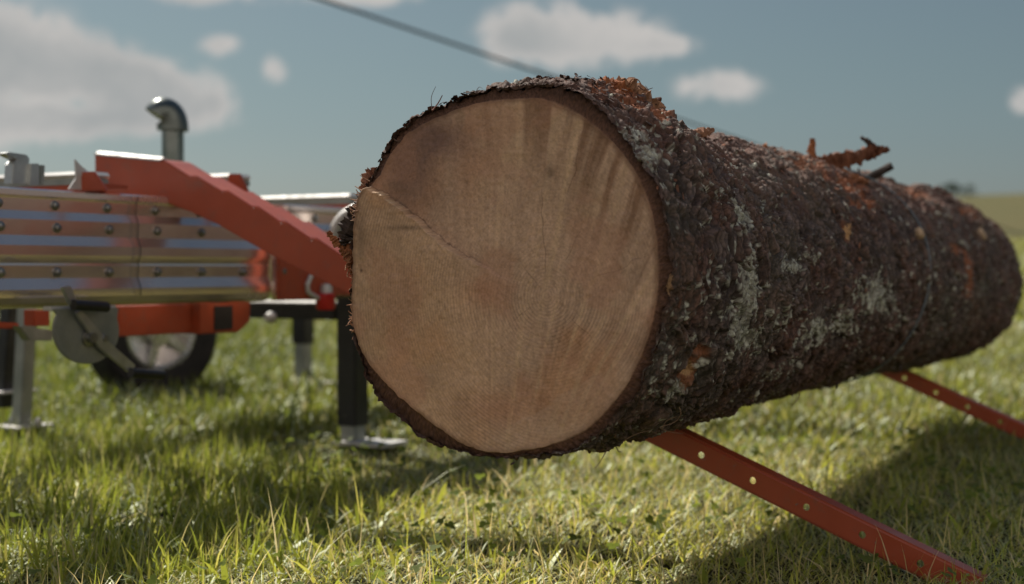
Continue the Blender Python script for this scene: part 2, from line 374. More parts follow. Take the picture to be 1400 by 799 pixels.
# ------------------------------------------------------------------ grass
def make_grass():
    VV = []; LL = []; SS = []; CC = []; nv = 0
    pal = np.array([[.275, .31, .070], [.33, .35, .085], [.21, .25, .055], [.39, .38, .12], [.47, .42, .21], [.55, .49, .30]])
    def blades(n, ylo, yhi, hfun, wlo, whi, lean, pw, kx=.56, xoff=0):
        nonlocal nv
        y = np.sqrt(rng.uniform(ylo ** 2, yhi ** 2, n)); x = y * rng.uniform(-kx, kx, n) + rng.uniform(-.5, .5, n) * .6
        pn = np.stack([x * 2.1, y * 2.1, 0 * x], 1)
        patch = fbm(pn, 3, 5)
        h, keep = hfun(x, y, patch)
        h = h * (1 - .72 * np.exp(-((x - pc[0] - .05) / .30) ** 2 - ((y - pc[1] + .22) / .38) ** 2))
        x, y, h, patch = x[keep], y[keep], h[keep], patch[keep]; n = len(x)
        if n == 0: return
        a = rng.uniform(0, 2 * np.pi, n); ln = np.abs(rng.normal(lean[0], lean[1], n)); ln = np.clip(ln, .05, 1.45)
        dx, dy = np.cos(a), np.sin(a)
        wd = rng.uniform(wlo, whi, n) * np.clip(h / .07, .7, 1.5)
        fa = a + np.pi / 2 + rng.normal(0, .7, n); sx, sy = np.cos(fa), np.sin(fa)
        z0 = gz(x, y) - .004
        lev = []
        ts = (0, .38, .74, 1.)
        curv = rng.uniform(.2, 1.0, n)
        for t in ts:
            ang = ln * (1 - curv * .6) + ln * curv * 1.1 * t
            r = h * t * np.sin(ang); zz = h * t * np.cos(np.minimum(ang, 1.5))
            lev.append((x + dx * r, y + dy * r, z0 + zz))
        vs = np.zeros((n, 7, 3), np.float32)
        for k, ww in enumerate((.8, 1., .62)):
            px, py, pz = lev[k]
            vs[:, 2 * k] = np.stack([px - sx * wd * ww / 2, py - sy * wd * ww / 2, pz], 1)
            vs[:, 2 * k + 1] = np.stack([px + sx * wd * ww / 2, py + sy * wd * ww / 2, pz], 1)
        vs[:, 6] = np.stack(lev[3], 1)
        base = nv + np.arange(n)[:, None] * 7
        lp = base + np.array([[0, 1, 3, 2, 2, 3, 5, 4, 4, 5, 6]])
        pwv = np.asarray(pw, float); pwv = pwv / pwv.sum()
        ci = rng.choice(len(pal), n, p=pwv)
        c = pal[ci] * rng.uniform(.70, 1.2, (n, 1)) * (0.78 + .44 * patch[:, None])
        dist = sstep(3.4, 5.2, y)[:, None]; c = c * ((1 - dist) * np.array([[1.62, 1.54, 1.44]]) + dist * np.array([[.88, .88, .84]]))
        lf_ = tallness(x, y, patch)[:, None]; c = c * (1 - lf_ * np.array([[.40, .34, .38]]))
        c = np.repeat(c[:, None, :], 7, 1)
        VV.append(vs.reshape(-1, 3)); LL.append(lp.ravel()); SS.append(np.tile([4, 4, 3], n)); CC.append(c.reshape(-1, 3)); nv += n * 7
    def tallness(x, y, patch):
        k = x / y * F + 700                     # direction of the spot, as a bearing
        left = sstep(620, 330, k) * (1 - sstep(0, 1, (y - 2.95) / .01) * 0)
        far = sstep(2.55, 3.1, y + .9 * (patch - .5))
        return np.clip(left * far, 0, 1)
    def short(x, y, p):
        t = tallness(x, y, p)
        cl = sstep(.40, .56, fbm(np.stack([x * 6, y * 6, x * 0], 1), 2, 9))
        return rng.uniform(.03, .075, len(x)) * (1 + .45 * t), rng.random(len(x)) < 1 - t * (1 - cl) * .88
    def tall(x, y, p):
        t = tallness(x, y, p)
        k = .035 + .965 * t
        clump = sstep(.38, .58, fbm(np.stack([x * 6, y * 6, x * 0], 1), 2, 9))
        return rng.uniform(.06, .13, len(x)) * (.7 + .35 * t), rng.random(len(x)) < k * (.08 + .92 * clump)
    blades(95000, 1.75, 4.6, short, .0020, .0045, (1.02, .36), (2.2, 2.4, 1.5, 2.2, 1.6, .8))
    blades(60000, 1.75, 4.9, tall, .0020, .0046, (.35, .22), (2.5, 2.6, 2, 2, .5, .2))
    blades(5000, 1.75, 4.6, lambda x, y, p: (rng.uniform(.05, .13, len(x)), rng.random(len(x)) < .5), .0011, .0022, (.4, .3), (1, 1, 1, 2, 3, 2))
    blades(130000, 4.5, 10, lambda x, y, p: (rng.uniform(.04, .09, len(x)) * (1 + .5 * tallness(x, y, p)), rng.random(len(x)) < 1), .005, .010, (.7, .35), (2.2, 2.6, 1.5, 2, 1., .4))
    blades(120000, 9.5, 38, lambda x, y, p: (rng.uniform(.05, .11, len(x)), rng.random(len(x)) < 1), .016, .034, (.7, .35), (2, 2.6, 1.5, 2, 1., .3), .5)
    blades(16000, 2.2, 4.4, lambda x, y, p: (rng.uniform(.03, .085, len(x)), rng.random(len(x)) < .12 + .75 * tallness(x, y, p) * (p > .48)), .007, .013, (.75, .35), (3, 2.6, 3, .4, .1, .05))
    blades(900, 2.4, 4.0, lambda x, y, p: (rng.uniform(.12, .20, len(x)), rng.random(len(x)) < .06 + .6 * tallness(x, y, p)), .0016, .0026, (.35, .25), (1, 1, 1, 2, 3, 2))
    # clover and small round weed leaves
    n = 1900
    y = np.sqrt(rng.uniform(2.0 ** 2, 4.6 ** 2, n)); x = y * rng.uniform(-.52, .52, n)
    keep = fbm(np.stack([x * 3.3, y * 3.3, 0 * x], 1), 3, 21) > .5 - .12 * (x < 0)
    x, y = x[keep], y[keep]; n = len(x)
    r = rng.uniform(.004, .009, n); zz = gz(x, y) + rng.uniform(.02, .065, n)
    nrm = np.stack([rng.normal(0, .5, n), rng.normal(0, .5, n), np.ones(n)], 1); nrm /= np.linalg.norm(nrm, axis=1)[:, None]
    u = np.cross(nrm, [0, 1, 0]); u /= np.linalg.norm(u, axis=1)[:, None]; vv = np.cross(nrm, u)
    for leaf in range(3):
        a0 = rng.uniform(0, 6.28, n) if leaf == 0 else a0 + 2.09
        cx = np.stack([x, y, zz], 1) + (u * np.cos(a0)[:, None] + vv * np.sin(a0)[:, None]) * r[:, None] * .95
        ring = [cx + (u * np.cos(k * 1.047) [..., None] if False else u * math.cos(k * 1.047) + vv * math.sin(k * 1.047)) * r[:, None] for k in range(6)]
        vs = np.stack(ring, 1).reshape(-1, 3)
        lp = nv + np.arange(n * 6); nv += n * 6
        VV.append(vs); LL.append(lp); SS.append(np.full(n, 6)); CC.append(np.repeat(np.array([[.17, .22, .05]]) * rng.uniform(.7, 1.3, (n, 1)), 6, 0))
    o = raw_mesh('grass', np.concatenate(VV), np.concatenate(LL), np.concatenate(SS), M_grass, None, np.concatenate(CC), smooth=False)
    tag(o, 'sunlit yellow green meadow grass covering the ground', 'grass', None, 'stuff')
pc = RL(rail_v(482, .055), .055, 0)
make_grass()

# ------------------------------------------------------------------ the log
LOGL = 3.193
KU = np.array([0, .25, .5, 1.0, 1.8, 2.6, 3.9]); KR = np.array([.323, .334, .307, .298, .290, .284, .246]); KZ = np.array([.600, .607, .583, .587, .582, .567, .539])
def smooth_interp(u, k, v):
    # monotone-ish smooth interpolation
    m = np.gradient(v, k); i = np.clip(np.searchsorted(k, u) - 1, 0, len(k) - 2)
    h = k[i + 1] - k[i]; t = (u - k[i]) / h
    return (2 * t**3 - 3 * t**2 + 1) * v[i] + (t**3 - 2 * t**2 + t) * h * m[i] + (-2 * t**3 + 3 * t**2) * v[i + 1] + (t**3 - t**2) * h * m[i + 1]
FC = np.array([A0[0], A0[1], .600])
def face_ab(px, py):                       # point of the sawn plane -> (across, up) from its centre
    p = on_plane(px, py, A0, T); return np.array([(p[:2] - A0) @ T, p[2] - FC[2]])
outer = [(700, 124), (740, 121), (775, 127), (812, 151), (850, 185), (880, 228), (902, 282), (912, 340), (912, 400), (902, 455), (884, 505), (855, 553), (812, 596), (765, 617), (715, 627), (665, 628), (625, 618), (590, 606), (568, 592), (545, 570), (518, 543), (501, 515), (490, 480), (483, 440), (483, 405), (486, 375), (485, 340), (487, 300), (496, 262), (510, 236), (525, 208), (545, 180), (570, 160), (592, 150), (625, 137), (662, 129)]
wood = [(700, 137), (740, 137), (768, 146), (805, 168), (842, 202), (870, 240), (889, 290), (898, 345), (898, 400), (888, 452), (868, 503), (840, 548), (800, 588), (755, 607), (710, 617), (668, 619), (640, 610), (610, 590), (580, 568), (556, 548), (530, 524), (508, 498), (493, 470), (485, 440), (484, 405), (487, 375), (489, 340), (492, 300), (500, 264), (520, 240), (534, 212), (555, 186), (580, 170), (604, 160), (635, 148), (668, 140)]
def polar(pts):
    ab = np.array([face_ab(*p) for p in pts]); a = np.arctan2(ab[:, 1], ab[:, 0]); r = np.hypot(ab[:, 0], ab[:, 1])
    o = np.argsort(a); a, r = a[o], r[o]
    return np.concatenate([a - 2 * np.pi, a, a + 2 * np.pi]), np.concatenate([r, r, r])
OA, OR = polar(outer); WA, WR = polar(wood)
def r_outer(ph): return np.interp(ph, OA, OR)
def r_wood(ph): return np.minimum(np.interp(ph, WA, WR), np.interp(ph, OA, OR) - .0008)
def log_xyz(u, r, ph):
    zc = smooth_interp(u, KU, KZ)
    ct = r * np.cos(ph)
    return np.stack([A0[0] + D[0] * u + T[0] * ct, A0[1] + D[1] * u + T[1] * ct, zc + r * np.sin(ph)], -1)
def base_r(u, ph):
    b = sstep(0, .30, u)
    r = r_outer(ph) * (1 - b) + smooth_interp(u, KU, KR) * b
    # lumpy root flare on the upper right of the butt, dropping off behind it
    r = r + .017 * np.exp(-((u - .12) / .10) ** 2) * np.exp(-((ph - 1.25) / .45) ** 2) - .017 * np.exp(-((u - .42) / .13) ** 2) * np.exp(-((ph - 1.35) / .6) ** 2)
    # knots and swellings
    for (uu, pp, am, s) in ((2.15, 1.75, .030, .12), (2.62, 1.2, .030, .10), (1.35, 1.6, .014, .18), (.9, 1.45, .010, .12), (2.9, 1.0, .018, .12), (.55, .2, .008, .12), (1.6, -.3, .008, .2)):
        r = r + am * np.exp(-((u - uu) / s) ** 2 - ((ph - pp) * .29 / s) ** 2)
    return r
def px_of(P):
    return 700 + F * P[:, 0] / P[:, 1], HZ - (P[:, 2] - CH) / P[:, 1] * F

log = empty('log', (float(A0[0] + D[0] * 1.6), float(A0[1] + D[1] * 1.6), .29), 'huge freshly felled log with rough lichen spotted bark lying across two orange ramps', 'log')

NU, NP = 860, 1000
us = LOGL * (np.linspace(0, 1, NU) ** 1.30); phs = np.linspace(-np.pi, np.pi, NP, endpoint=False)
U, PH = np.meshgrid(us, phs, indexing='ij'); U = U.ravel(); PH = PH.ravel()
R0 = base_r(U, PH)
Pn = np.stack([R0 * np.cos(PH), R0 * np.sin(PH), U], 1)
warp = (np.stack([fbm(Pn * 14, 2, 31), fbm(Pn * 14 + 9, 2, 32), fbm(Pn * 14 + 5, 2, 33)], 1) - .5)
Q = Pn + warp * .08
d1, d2, cid, off = worley(Q * np.array([33, 33, 52]), 3)
e1, e2, cie, offe = worley(Q * np.array([88, 88, 130]) + 3.3, 8)
g1, g2, cig, offg = worley((Pn + (warp * .10)) * np.array([13, 13, 24]) + 8.1, 14); crackg = sstep(.02, .20, g2 - g1)
big = fbm(Pn * 7, 4, 40); med = fbm(Pn * 24, 4, 44); fine = fbm(Pn * 110, 3, 47)
crack = sstep(.02, .24, d2 - d1); crack2 = sstep(.02, .28, e2 - e1)
tilt = off[:, 2] * (cid - .5) * 1.4 + off[:, 0] * (((cid * 7.3) % 1) - .5)
tilte = offe[:, 2] * (cie - .5) * 1.2 + offe[:, 1] * (((cie * 5.7) % 1) - .5)
flakyness = sstep(.38, .62, fbm(Pn * 5 + 2, 3, 52))
rel = .22 + .75 * flakyness
rq = Q * np.array([24, 24, 52]); ridge = 1 - np.abs(2 * fbm(rq, 4, 170) - 1) * 2.2; ridge2 = 1 - np.abs(2 * fbm(Q * np.array([70, 70, 130]), 3, 176) - 1) * 2.2
disp = 1.1 * (crackg * (.001 + .008 * cig) + (offg[:, 2] * (cig - .5) + offg[:, 1] * .4) * .006 * crackg + (ridge - .5) * .0062 + (ridge2 - .5) * .0026 + rel * (crack * (.0014 + .0030 * cid) + tilt * .0030 * crack) + rel * (crack2 * (.0008 + .0022 * cie) + tilte * .0020 * crack2)
        + (big - .5) * .022 + (med - .5) * .010 + (fine - .5) * .0026) - .006
edge = sstep(0, .025, U)
P0 = log_xyz(U, R0, PH); px, py = px_of(P0)
vis = np.cos(PH) * 0 + 1
toward = (np.cos(PH) * (T[0] * P0[:, 0] + T[1] * P0[:, 1]) + np.sin(PH) * (P0[:, 2] - CH)) < .25   # camera side of the trunk
def blob(x, y, rx, ry, ang=0):
    c, s = math.cos(R_(ang)), math.sin(R_(ang)); dx, dy = px - x, py - y
    return np.exp(-(((dx * c + dy * s) / rx) ** 2 + ((-dx * s + dy * c) / ry) ** 2)) * toward
# bare torn places (bark knocked off): shallow pits that show the red-brown inner bark
torn = np.zeros(len(U))
for b in ((945, 505, 14, 36, 22), (958, 480, 15, 20, 10), (1156, 318, 5, 26, -14), (1326, 378, 11, 44, -4), (1310, 340, 20, 10, 10), (855, 128, 46, 14, 28), (1155, 250, 52, 15, 24), (1105, 226, 50, 15, 18), (1250, 264, 42, 11, 18), (1180, 275, 26, 12, 20), (1320, 290, 26, 10, 25), (820, 122, 20, 8, 10), (900, 155, 22, 12, 45)):
    torn = np.maximum(torn, blob(*b))
torn = sstep(.40, .75, torn + (fbm(Pn * 38, 4, 150) - .5) * 1.5 - .12)
bare = np.zeros(len(U))
for b in ((944, 508, 9, 15, 30), (1160, 317, 5, 13, -10), (912, 385, 7, 17, 0)):
    bare = np.maximum(bare, blob(*b))
bare = sstep(.42, .56, bare + (fbm(Pn * 45, 3, 151) - .5) * .8)
lich = np.zeros(len(U))
for (x, y, rx, ry, ang, k) in ((1013, 298, 11, 22, -14, .9), (1022, 392, 19, 46, 0, 1.), (1010, 440, 18, 40, 6, .9), (1030, 462, 16, 22, 0, .8), (1078, 362, 20, 16, 0, .75), (1110, 350, 16, 12, 0, .6), (1050, 352, 7, 12, 0, .6), (884, 214, 22, 26, -25, .95), (868, 185, 26, 14, 30, .85), (905, 255, 10, 12, 0, .7), (1195, 405, 34, 34, 0, .8), (1110, 455, 34, 26, -30, .75), (1150, 440, 24, 26, 0, .7), (1075, 500, 40, 14, -25, .6), (925, 530, 14, 12, 0, .9), (910, 500, 6, 16, 0, .75), (905, 540, 20, 12, 0, .7), (1010, 480, 34, 12, -35, .6), (960, 440, 20, 40, 0, .25), (1240, 440, 26, 26, 0, .35), (1060, 430, 30, 30, 0, .45), (950, 200, 26, 10, 20, .35), (1000, 230, 40, 16, 20, .3), (770, 130, 40, 10, 10, .3)):
    lich = np.maximum(lich, blob(x, y, rx, ry, ang) * k)
lich = np.maximum(lich, .34 * fbm(Pn * 6 + 40, 3, 61))
lf = .55 * cie + .45 * np.clip((fbm(Pn * 60, 3, 66) - .3) / .4, 0, 1)
lichm = sstep(.0, .10, .98 * lich - .95 * lf) * (.35 + .65 * crack2) * (.5 + .5 * crack) * (1 - bare)
disp = disp - torn * .006 - bare * .004 + lichm * .0012
disp = disp * (.70 + .30 * edge)
Rr = R0 + disp
# ragged front edge
Ue = U + np.where(U < .03, (fbm(np.stack([np.cos(PH) * 14, np.sin(PH) * 14, U * 0], 1), 4, 71) - .5) * .026 * (1 - U / .03), 0)
P = log_xyz(Ue, Rr, PH)
# colour of the bark itself
red = fbm(Pn * 9 + 11, 3, 80); hue = fbm(Pn * 3.5, 3, 83)
c = np.tile(np.array([[.205, .148, .126]]), (len(U), 1))
c = c * (.70 + .38 * cid[:, None] + .26 * cie[:, None]) * (.62 + .62 * np.clip(ridge, 0, 1)[:, None])
c = c * (.72 + .62 * cig[:, None]); c = mixc(c, (.165, .070, .042), (cig > .74) * .45); c = mixc(c, (.028, .020, .016), (1 - crackg) * .7)
c = mixc(c, (.160, .124, .102), sstep(.45, .75, .3 * cie + .4 * fine + .3 * np.clip(ridge2, 0, 1)) * .6)
c = mixc(c, (.190, .075, .048), sstep(.48, .66, red) * .45)
c = mixc(c, (.030, .022, .018), (1 - crack) * .70); c = mixc(c, (.030, .021, .017), (1 - crack2) * .6)
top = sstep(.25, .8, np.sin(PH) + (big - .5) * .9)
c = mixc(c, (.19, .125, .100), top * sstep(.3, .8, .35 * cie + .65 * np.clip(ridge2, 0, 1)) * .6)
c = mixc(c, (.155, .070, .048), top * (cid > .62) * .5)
c = mixc(c, (.34, .125, .058), torn * .85); c = mixc(c, (.60, .35, .17), bare)
c = mixc(c, (.60, .60, .49), lichm * .95)
c = mixc(c, (.16, .17, .115), (1 - lichm) * sstep(.52, .7, fbm(Pn * 4 + 77, 3, 90)) * .12)
rim = 1 - sstep(.0, .03, U)
c = mixc(c, (.085, .042, .028), rim * .5)
i, j = np.meshgrid(np.arange(NU - 1), np.arange(NP), indexing='ij'); a = (i * NP + j).ravel(); b = (i * NP + (j + 1) % NP).ravel()
quads = np.stack([a, a + NP, b + NP, b], 1)
Vall = [P]; Lall = [quads.ravel()]; Sall = [np.full(len(quads), 4)]; Call = [c]; nv = len(P)
# loose curled flakes standing off the bark
nf = 2600
fu = LOGL * rng.random(nf) ** 1.35; fp = np.where(rng.random(nf) < .85, rng.normal(1.5, .6, nf), rng.uniform(-1.9, 3.6, nf))
ntop = 420; fu[-ntop:] = rng.uniform(1.15, 2.75, ntop); fp[-ntop:] = rng.normal(1.45, .32, ntop)
nrim = 480; fu[:nrim] = rng.random(nrim) ** 1.1 * .12 + .006; fp[:nrim] = rng.uniform(1.0, 2.95, nrim)
fr = base_r(fu, fp); sz = rng.uniform(.002, .0055, nf) * (1 + .5 * rng.random(nf))
cen = log_xyz(fu, fr + rng.uniform(.000, .006, nf), fp)
nr = np.stack([T[0] * np.cos(fp), T[1] * np.cos(fp), np.sin(fp)], 1); ax = np.tile(np.array([[D[0], D[1], 0.]]), (nf, 1)); tg = np.cross(ax, nr)
ra = rng.uniform(0, 6.28, nf)[:, None]; e1_ = ax * np.cos(ra) + tg * np.sin(ra); e2_ = np.cross(nr, e1_)
lift = rng.uniform(.0, .9, nf)[:, None]
k5 = []
for (aa, bb, hh) in ((-1, -.6, 0), (-1, .6, 0), (0, -.8, .35), (0, .75, .3), (1, -.35, 1.), (.9, .5, .95)):
    jit = 1 + rng.normal(0, .18, (nf, 1))
    k5.append(cen + e1_ * sz[:, None] * aa * jit + e2_ * sz[:, None] * bb * jit + nr * sz[:, None] * (hh * lift * 1.2))
fv = np.stack(k5, 1).reshape(-1, 3)
lp = nv + np.arange(nf)[:, None] * 6 + np.array([[0, 2, 3, 1, 2, 4, 5, 3]])
fc = np.array([[.13, .085, .068]]) * rng.uniform(.45, 1.3, (nf, 1)); isr = (rng.random(nf) < .25) | ((np.arange(nf) > nf - 420) & (rng.random(nf) < .7)); fc[isr] = np.array([.27, .115, .065]) * rng.uniform(.6, 1.2, (isr.sum(), 1))
Vall.append(fv); Lall.append(lp.ravel()); Sall.append(np.full(nf * 2, 4)); Call.append(np.repeat(fc, 6, 0)); nv += nf * 6
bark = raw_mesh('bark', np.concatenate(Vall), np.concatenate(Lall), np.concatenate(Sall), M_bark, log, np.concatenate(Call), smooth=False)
pl = np.ones(len(bark.data.polygons), bool); bark.data.polygons.foreach_set('use_smooth', pl)

# sawn face (with its felling step) and bark rim
NR, NA = 250, 900
ph = np.linspace(-np.pi, np.pi, NA, endpoint=False); rr = np.linspace(0, 1, NR) ** .8
RR, AA = np.meshgrid(rr, ph, indexing='ij'); RR = RR.ravel(); AA = AA.ravel()
rw = r_wood(AA) + (fbm(np.stack([np.cos(AA) * 20, np.sin(AA) * 20, 0 * AA], 1), 3, 95) - .5) * .006 * RR
fa = RR * rw * np.cos(AA); fb = RR * rw * np.sin(AA)
line = np.array([face_ab(*p) for p in ((478, 250), (508, 258), (530, 266), (557, 287), (585, 310), (606, 330), (640, 352), (670, 368), (692, 381), (760, 425))])
lb = np.interp(fa, line[:, 0], line[:, 1])
jag = (fbm(np.stack([fa * 90, fb * 0, 0 * fa], 1), 4, 97) - .5) * .012
below = lb + jag - fb                       # >0 on the lower left side of the step
fade = 1 - sstep(face_ab(600, 330)[0], face_ab(705, 385)[0], fa)
st = sstep(0, .0028, below) * fade * sstep(.22, .02, below) 
st = sstep(0, .0028, below) * fade
height = .018 * st * (1 - .6 * sstep(0, .25, below)) + .0022 * np.exp(-(below / .004) ** 2) * fade * (vnoise(np.stack([fa * 260, fb * 260, 0 * fa], 1), 3))
Pf = np.stack([fa, fb, 0 * fa], 1)
height = height + (fbm(Pf * 9, 3, 100) - .5) * .004 * (1 - RR) + (fbm(Pf * 150, 3, 101) - .5) * .0018 + (fbm(Pf * 40, 3, 102) - .5) * .003
pith = face_ab(748, 405)
xa, xb = fa - pith[0], fb - pith[1]
rp = np.hypot(xa, xb * .97) + (fbm(Pf * 8, 3, 103) - .5) * .014; ap = np.arctan2(xb, xa)
# streaks left by the saw fan out from below the face
fo = face_ab(665, 830); sa = np.arctan2(fb - fo[1], fa - fo[0]); sr = np.hypot(fb - fo[1], fa - fo[0])
streak = fbm(np.stack([sa * 44 + (fbm(Pf * 6, 2, 105) - .5) * 1.6, sr * 2.6, 0 * sa], 1), 4, 106)
streak2 = fbm(np.stack([sa * 95 + (fbm(Pf * 9, 2, 107) - .5) * 3, sr * 3.5, 0 * sa], 1), 3, 108)
fpx = 700 + (A0[0] + T[0] * fa) / (A0[1] + T[1] * fa) * F; fpy = HZ - (FC[2] + fb - CH) / (A0[1] + T[1] * fa) * F
def fbl(x, y, rx, ry): return np.exp(-((fpx - x) / rx) ** 2 - ((fpy - y) / ry) ** 2)
c = np.tile(np.array([[.54, .350, .228]]), (len(fa), 1))
ring = (.5 + .5 * np.sin(rp * 2 * np.pi / .0056 + 2 * fbm(Pf * 30, 2, 110))) ** 2.2
rstr = (.35 + .65 * sstep(.40, .62, fbm(Pf * 5 + 3, 3, 112))) * (.35 + .65 * sstep(-.05, .05, below))
c = c * (1 - .34 * (ring * rstr)[:, None])
lowf = fbm(Pf * 5.5, 4, 114)
c = mixc(c, (.50, .245, .115), sstep(.45, .65, lowf) * .55)
c = mixc(c, (.52, .34, .20), sstep(.5, .7, fbm(Pf * 6 + 8, 3, 116)) * .5)
upR = sstep(620, 720, fpx) * sstep(.02, .30, RR)
c = mixc(c, (.25, .135, .075), sstep(.44, .78, streak) * upR * sstep(.25, .95, RR + (lowf - .5) * .8) * sstep(640, 240, fpy) * 1.0)
c = mixc(c, (.60, .40, .235), sstep(.50, .76, 1 - streak) * upR * .55)
c = c * (1 + (streak2[:, None] - .5) * .34)
c = mixc(c, (.56, .345, .185), sstep(0, .01, below) * fade * .35)
c = mixc(c, (.42, .175, .085), np.maximum(fbl(665, 400, 26, 20), np.maximum(fbl(640, 225, 22, 60) * .8, fbl(690, 560, 55, 26))) * .45)
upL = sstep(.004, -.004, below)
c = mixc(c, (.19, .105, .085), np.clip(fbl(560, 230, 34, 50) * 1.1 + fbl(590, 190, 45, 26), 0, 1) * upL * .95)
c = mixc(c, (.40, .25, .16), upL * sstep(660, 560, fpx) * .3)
c = mixc(c, (.12, .08, .055), np.clip(fbl(563, 312, 24, 3.5) + fbl(500, 320, 7, 40) * .8 + fbl(752, 236, 7, 10), 0, 1) * .55)
c = mixc(c, (.20, .105, .06), sstep(.965, 1., RR) * .7)
c = mixc(c, (.62, .43, .27), np.exp(-((below - .002) / .0020) ** 2) * fade * (.25 + .75 * sstep(570, 525, fpx)) * (.4 + 1.2 * vnoise(Pf * 170, 160)))  # highlight painted along the step edge, brightest at left
c = c * (1 - .35 * (np.exp(-((below + .003) / .003) ** 2) * fade * sstep(520, 545, fpx))[:, None] * (fbm(Pf * 120, 2, 118) > .45)[:, None])  # broken dark shading painted just above the step
step_shade = np.exp(-((below + .0022) / .0013) ** 2) * fade * (.35 + .65 * vnoise(Pf * 120, 201)); c = mixc(c, (.10, .06, .04), step_shade * .75)  # thin shadow line painted above the step
for (ca, cr0, cr1, wd_) in ((1.62, .10, .62, .0009), (1.05, .2, .5, .0007), (2.3, .05, .30, .0007), (.35, .3, .7, .0008), (-.7, .15, .45, .0006), (3.7, .1, .33, .0006), (1.35, .55, .93, .0010)):
    rr_ = np.hypot(xa, xb); da = np.abs(np.sin(ap - ca - (fbm(Pf * 30, 2, 203) - .5) * .10)) * rr_ * (np.cos(ap - ca) > 0) + 9 * (np.cos(ap - ca) <= 0)
    c = mixc(c, (.15, .085, .05), np.exp(-(da / wd_) ** 2) * sstep(cr0 * .3, cr0 * .3 + .02, rr_) * sstep(cr1 * .3, cr1 * .3 - .04, rr_) * .55)
knot = np.exp(-((fpx - 499) / 2.2) ** 2 - ((fpy - 370) / 2.2) ** 2); c = mixc(c, (.06, .04, .03), knot)
flk = fbm(Pf * np.array([240, 150, 1]) + sa[:, None] * 3, 3, 190); c = c * (1 + (flk[:, None] - .5) * .36)
c = c * (1 - .16 * (upL * sstep(700, 520, fpx))[:, None])  # shading of the step's upper side put into the colour
lumps = fbm(Pf * 16, 4, 193); c = c * (1 + (lumps[:, None] - .5) * .42)
c = mixc(c, (.47, .24, .145), sstep(.52, .68, fbm(Pf * 10 + 21, 4, 196)) * .38)
fac_ = sstep(-.004, .004, ((fpx - 655) * .62 + (fpy - 612)) / 1944 * 2.4 + (lumps - .5) * .02) * sstep(470, 540, fpy); c = mixc(c, (.54, .37, .25), fac_ * .30)
spk = sstep(.62, .75, vnoise(Pf * 330, 120)); c = c * (1 - .12 * spk[:, None])
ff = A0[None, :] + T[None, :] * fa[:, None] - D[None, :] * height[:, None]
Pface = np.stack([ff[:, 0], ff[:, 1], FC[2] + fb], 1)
# rim strip from wood to bark
NB = 8; rim = []; rimc = []
for k in range(1, NB + 1):
    t = k / NB
    ro = r_outer(ph) + disp.reshape(NU, NP)[2][(np.arange(NA) * NP // NA)] * .9
    r = r_wood(ph) * (1 - t) + ro * t
    back = .0015 + .007 * t + (fbm(np.stack([np.cos(ph) * 60, np.sin(ph) * 60, 0 * ph + k * .6], 1), 3, 130) - .5) * .010 * min(1, t * 2)
    x = A0[0] + T[0] * r * np.cos(ph) + D[0] * back; y = A0[1] + T[1] * r * np.cos(ph) + D[1] * back
    rim.append(np.stack([x, y, FC[2] + r * np.sin(ph)], 1))
    cc_ = np.tile(np.array([[.125, .062, .038]]) * (1 - .5 * t), (NA, 1)) * rng.uniform(.6, 1.4, (NA, 1))
    rimc.append(cc_)
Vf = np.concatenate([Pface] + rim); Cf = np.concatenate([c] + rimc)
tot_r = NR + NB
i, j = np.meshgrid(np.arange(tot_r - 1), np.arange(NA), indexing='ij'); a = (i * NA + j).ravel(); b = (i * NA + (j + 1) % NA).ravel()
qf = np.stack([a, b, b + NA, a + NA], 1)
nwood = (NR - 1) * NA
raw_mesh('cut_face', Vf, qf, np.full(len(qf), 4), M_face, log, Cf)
# far end
pe = np.linspace(0, 2 * np.pi, 200, endpoint=False); re = np.linspace(0, 1, 12)
Re, Pe = np.meshgrid(re, pe, indexing='ij'); ue = np.full(Re.size, LOGL) - .0
rad = Re.ravel() * (base_r(np.full(Re.size, LOGL), np.where(Pe.ravel() > np.pi, Pe.ravel() - 2 * np.pi, Pe.ravel())) - .004)
Vb = log_xyz(ue, rad, Pe.ravel()); i, j = np.meshgrid(np.arange(11), np.arange(200), indexing='ij'); a = (i * 200 + j).ravel(); b = (i * 200 + (j + 1) % 200).ravel()
raw_mesh('cut_face', Vb, np.stack([a, a + 200, b + 200, b], 1), np.full(len(a), 4), M_face, log, np.tile([[.33, .22, .13]], (len(Vb), 1)))

# torn strips, splinters, stubs and fibres on the log
def col_mesh(mb, name, mat, parent, cfun):
    o = mb.build(name, mat, parent, smooth='strip' not in name)
    n = len(o.data.vertices); a = o.data.color_attributes.new('Col', 'FLOAT_COLOR', 'POINT'); c4 = np.ones((n, 4), np.float32)
    co_ = np.zeros(n * 3, np.float32); o.data.vertices.foreach_get('co', co_); c4[:, :3] = cfun(co_.reshape(-1, 3)); a.data.foreach_set('color', c4.ravel())
    return o
def ragged(base, vary):
    return lambda p: np.asarray(base)[None, :] * (1 + vary * (fbm(p.astype(float) * 70, 3, 140)[:, None] - .5) * 2)
def jtube(pts, rs, n=9, jit=.25, sub=5):
    pts = [np.asarray(p, float) for p in pts]; out = []; rr_ = []
    for k in range(len(pts) - 1):
        for s_ in range(sub):
            t = s_ / sub; out.append(pts[k] * (1 - t) + pts[k + 1] * t); rr_.append(rs[k] * (1 - t) + rs[k + 1] * t)
    out.append(pts[-1]); rr_.append(rs[-1])
    m = MB(); m.tube(out, [max(.0004, q) for q in rr_], n)
    jj = np.repeat(np.array(rr_), n)[:, None] * rng.normal(0, jit, (len(m.v), 3)); m.v = [tuple(np.array(v) + q) for v, q in zip(m.v, jj)]
    return m
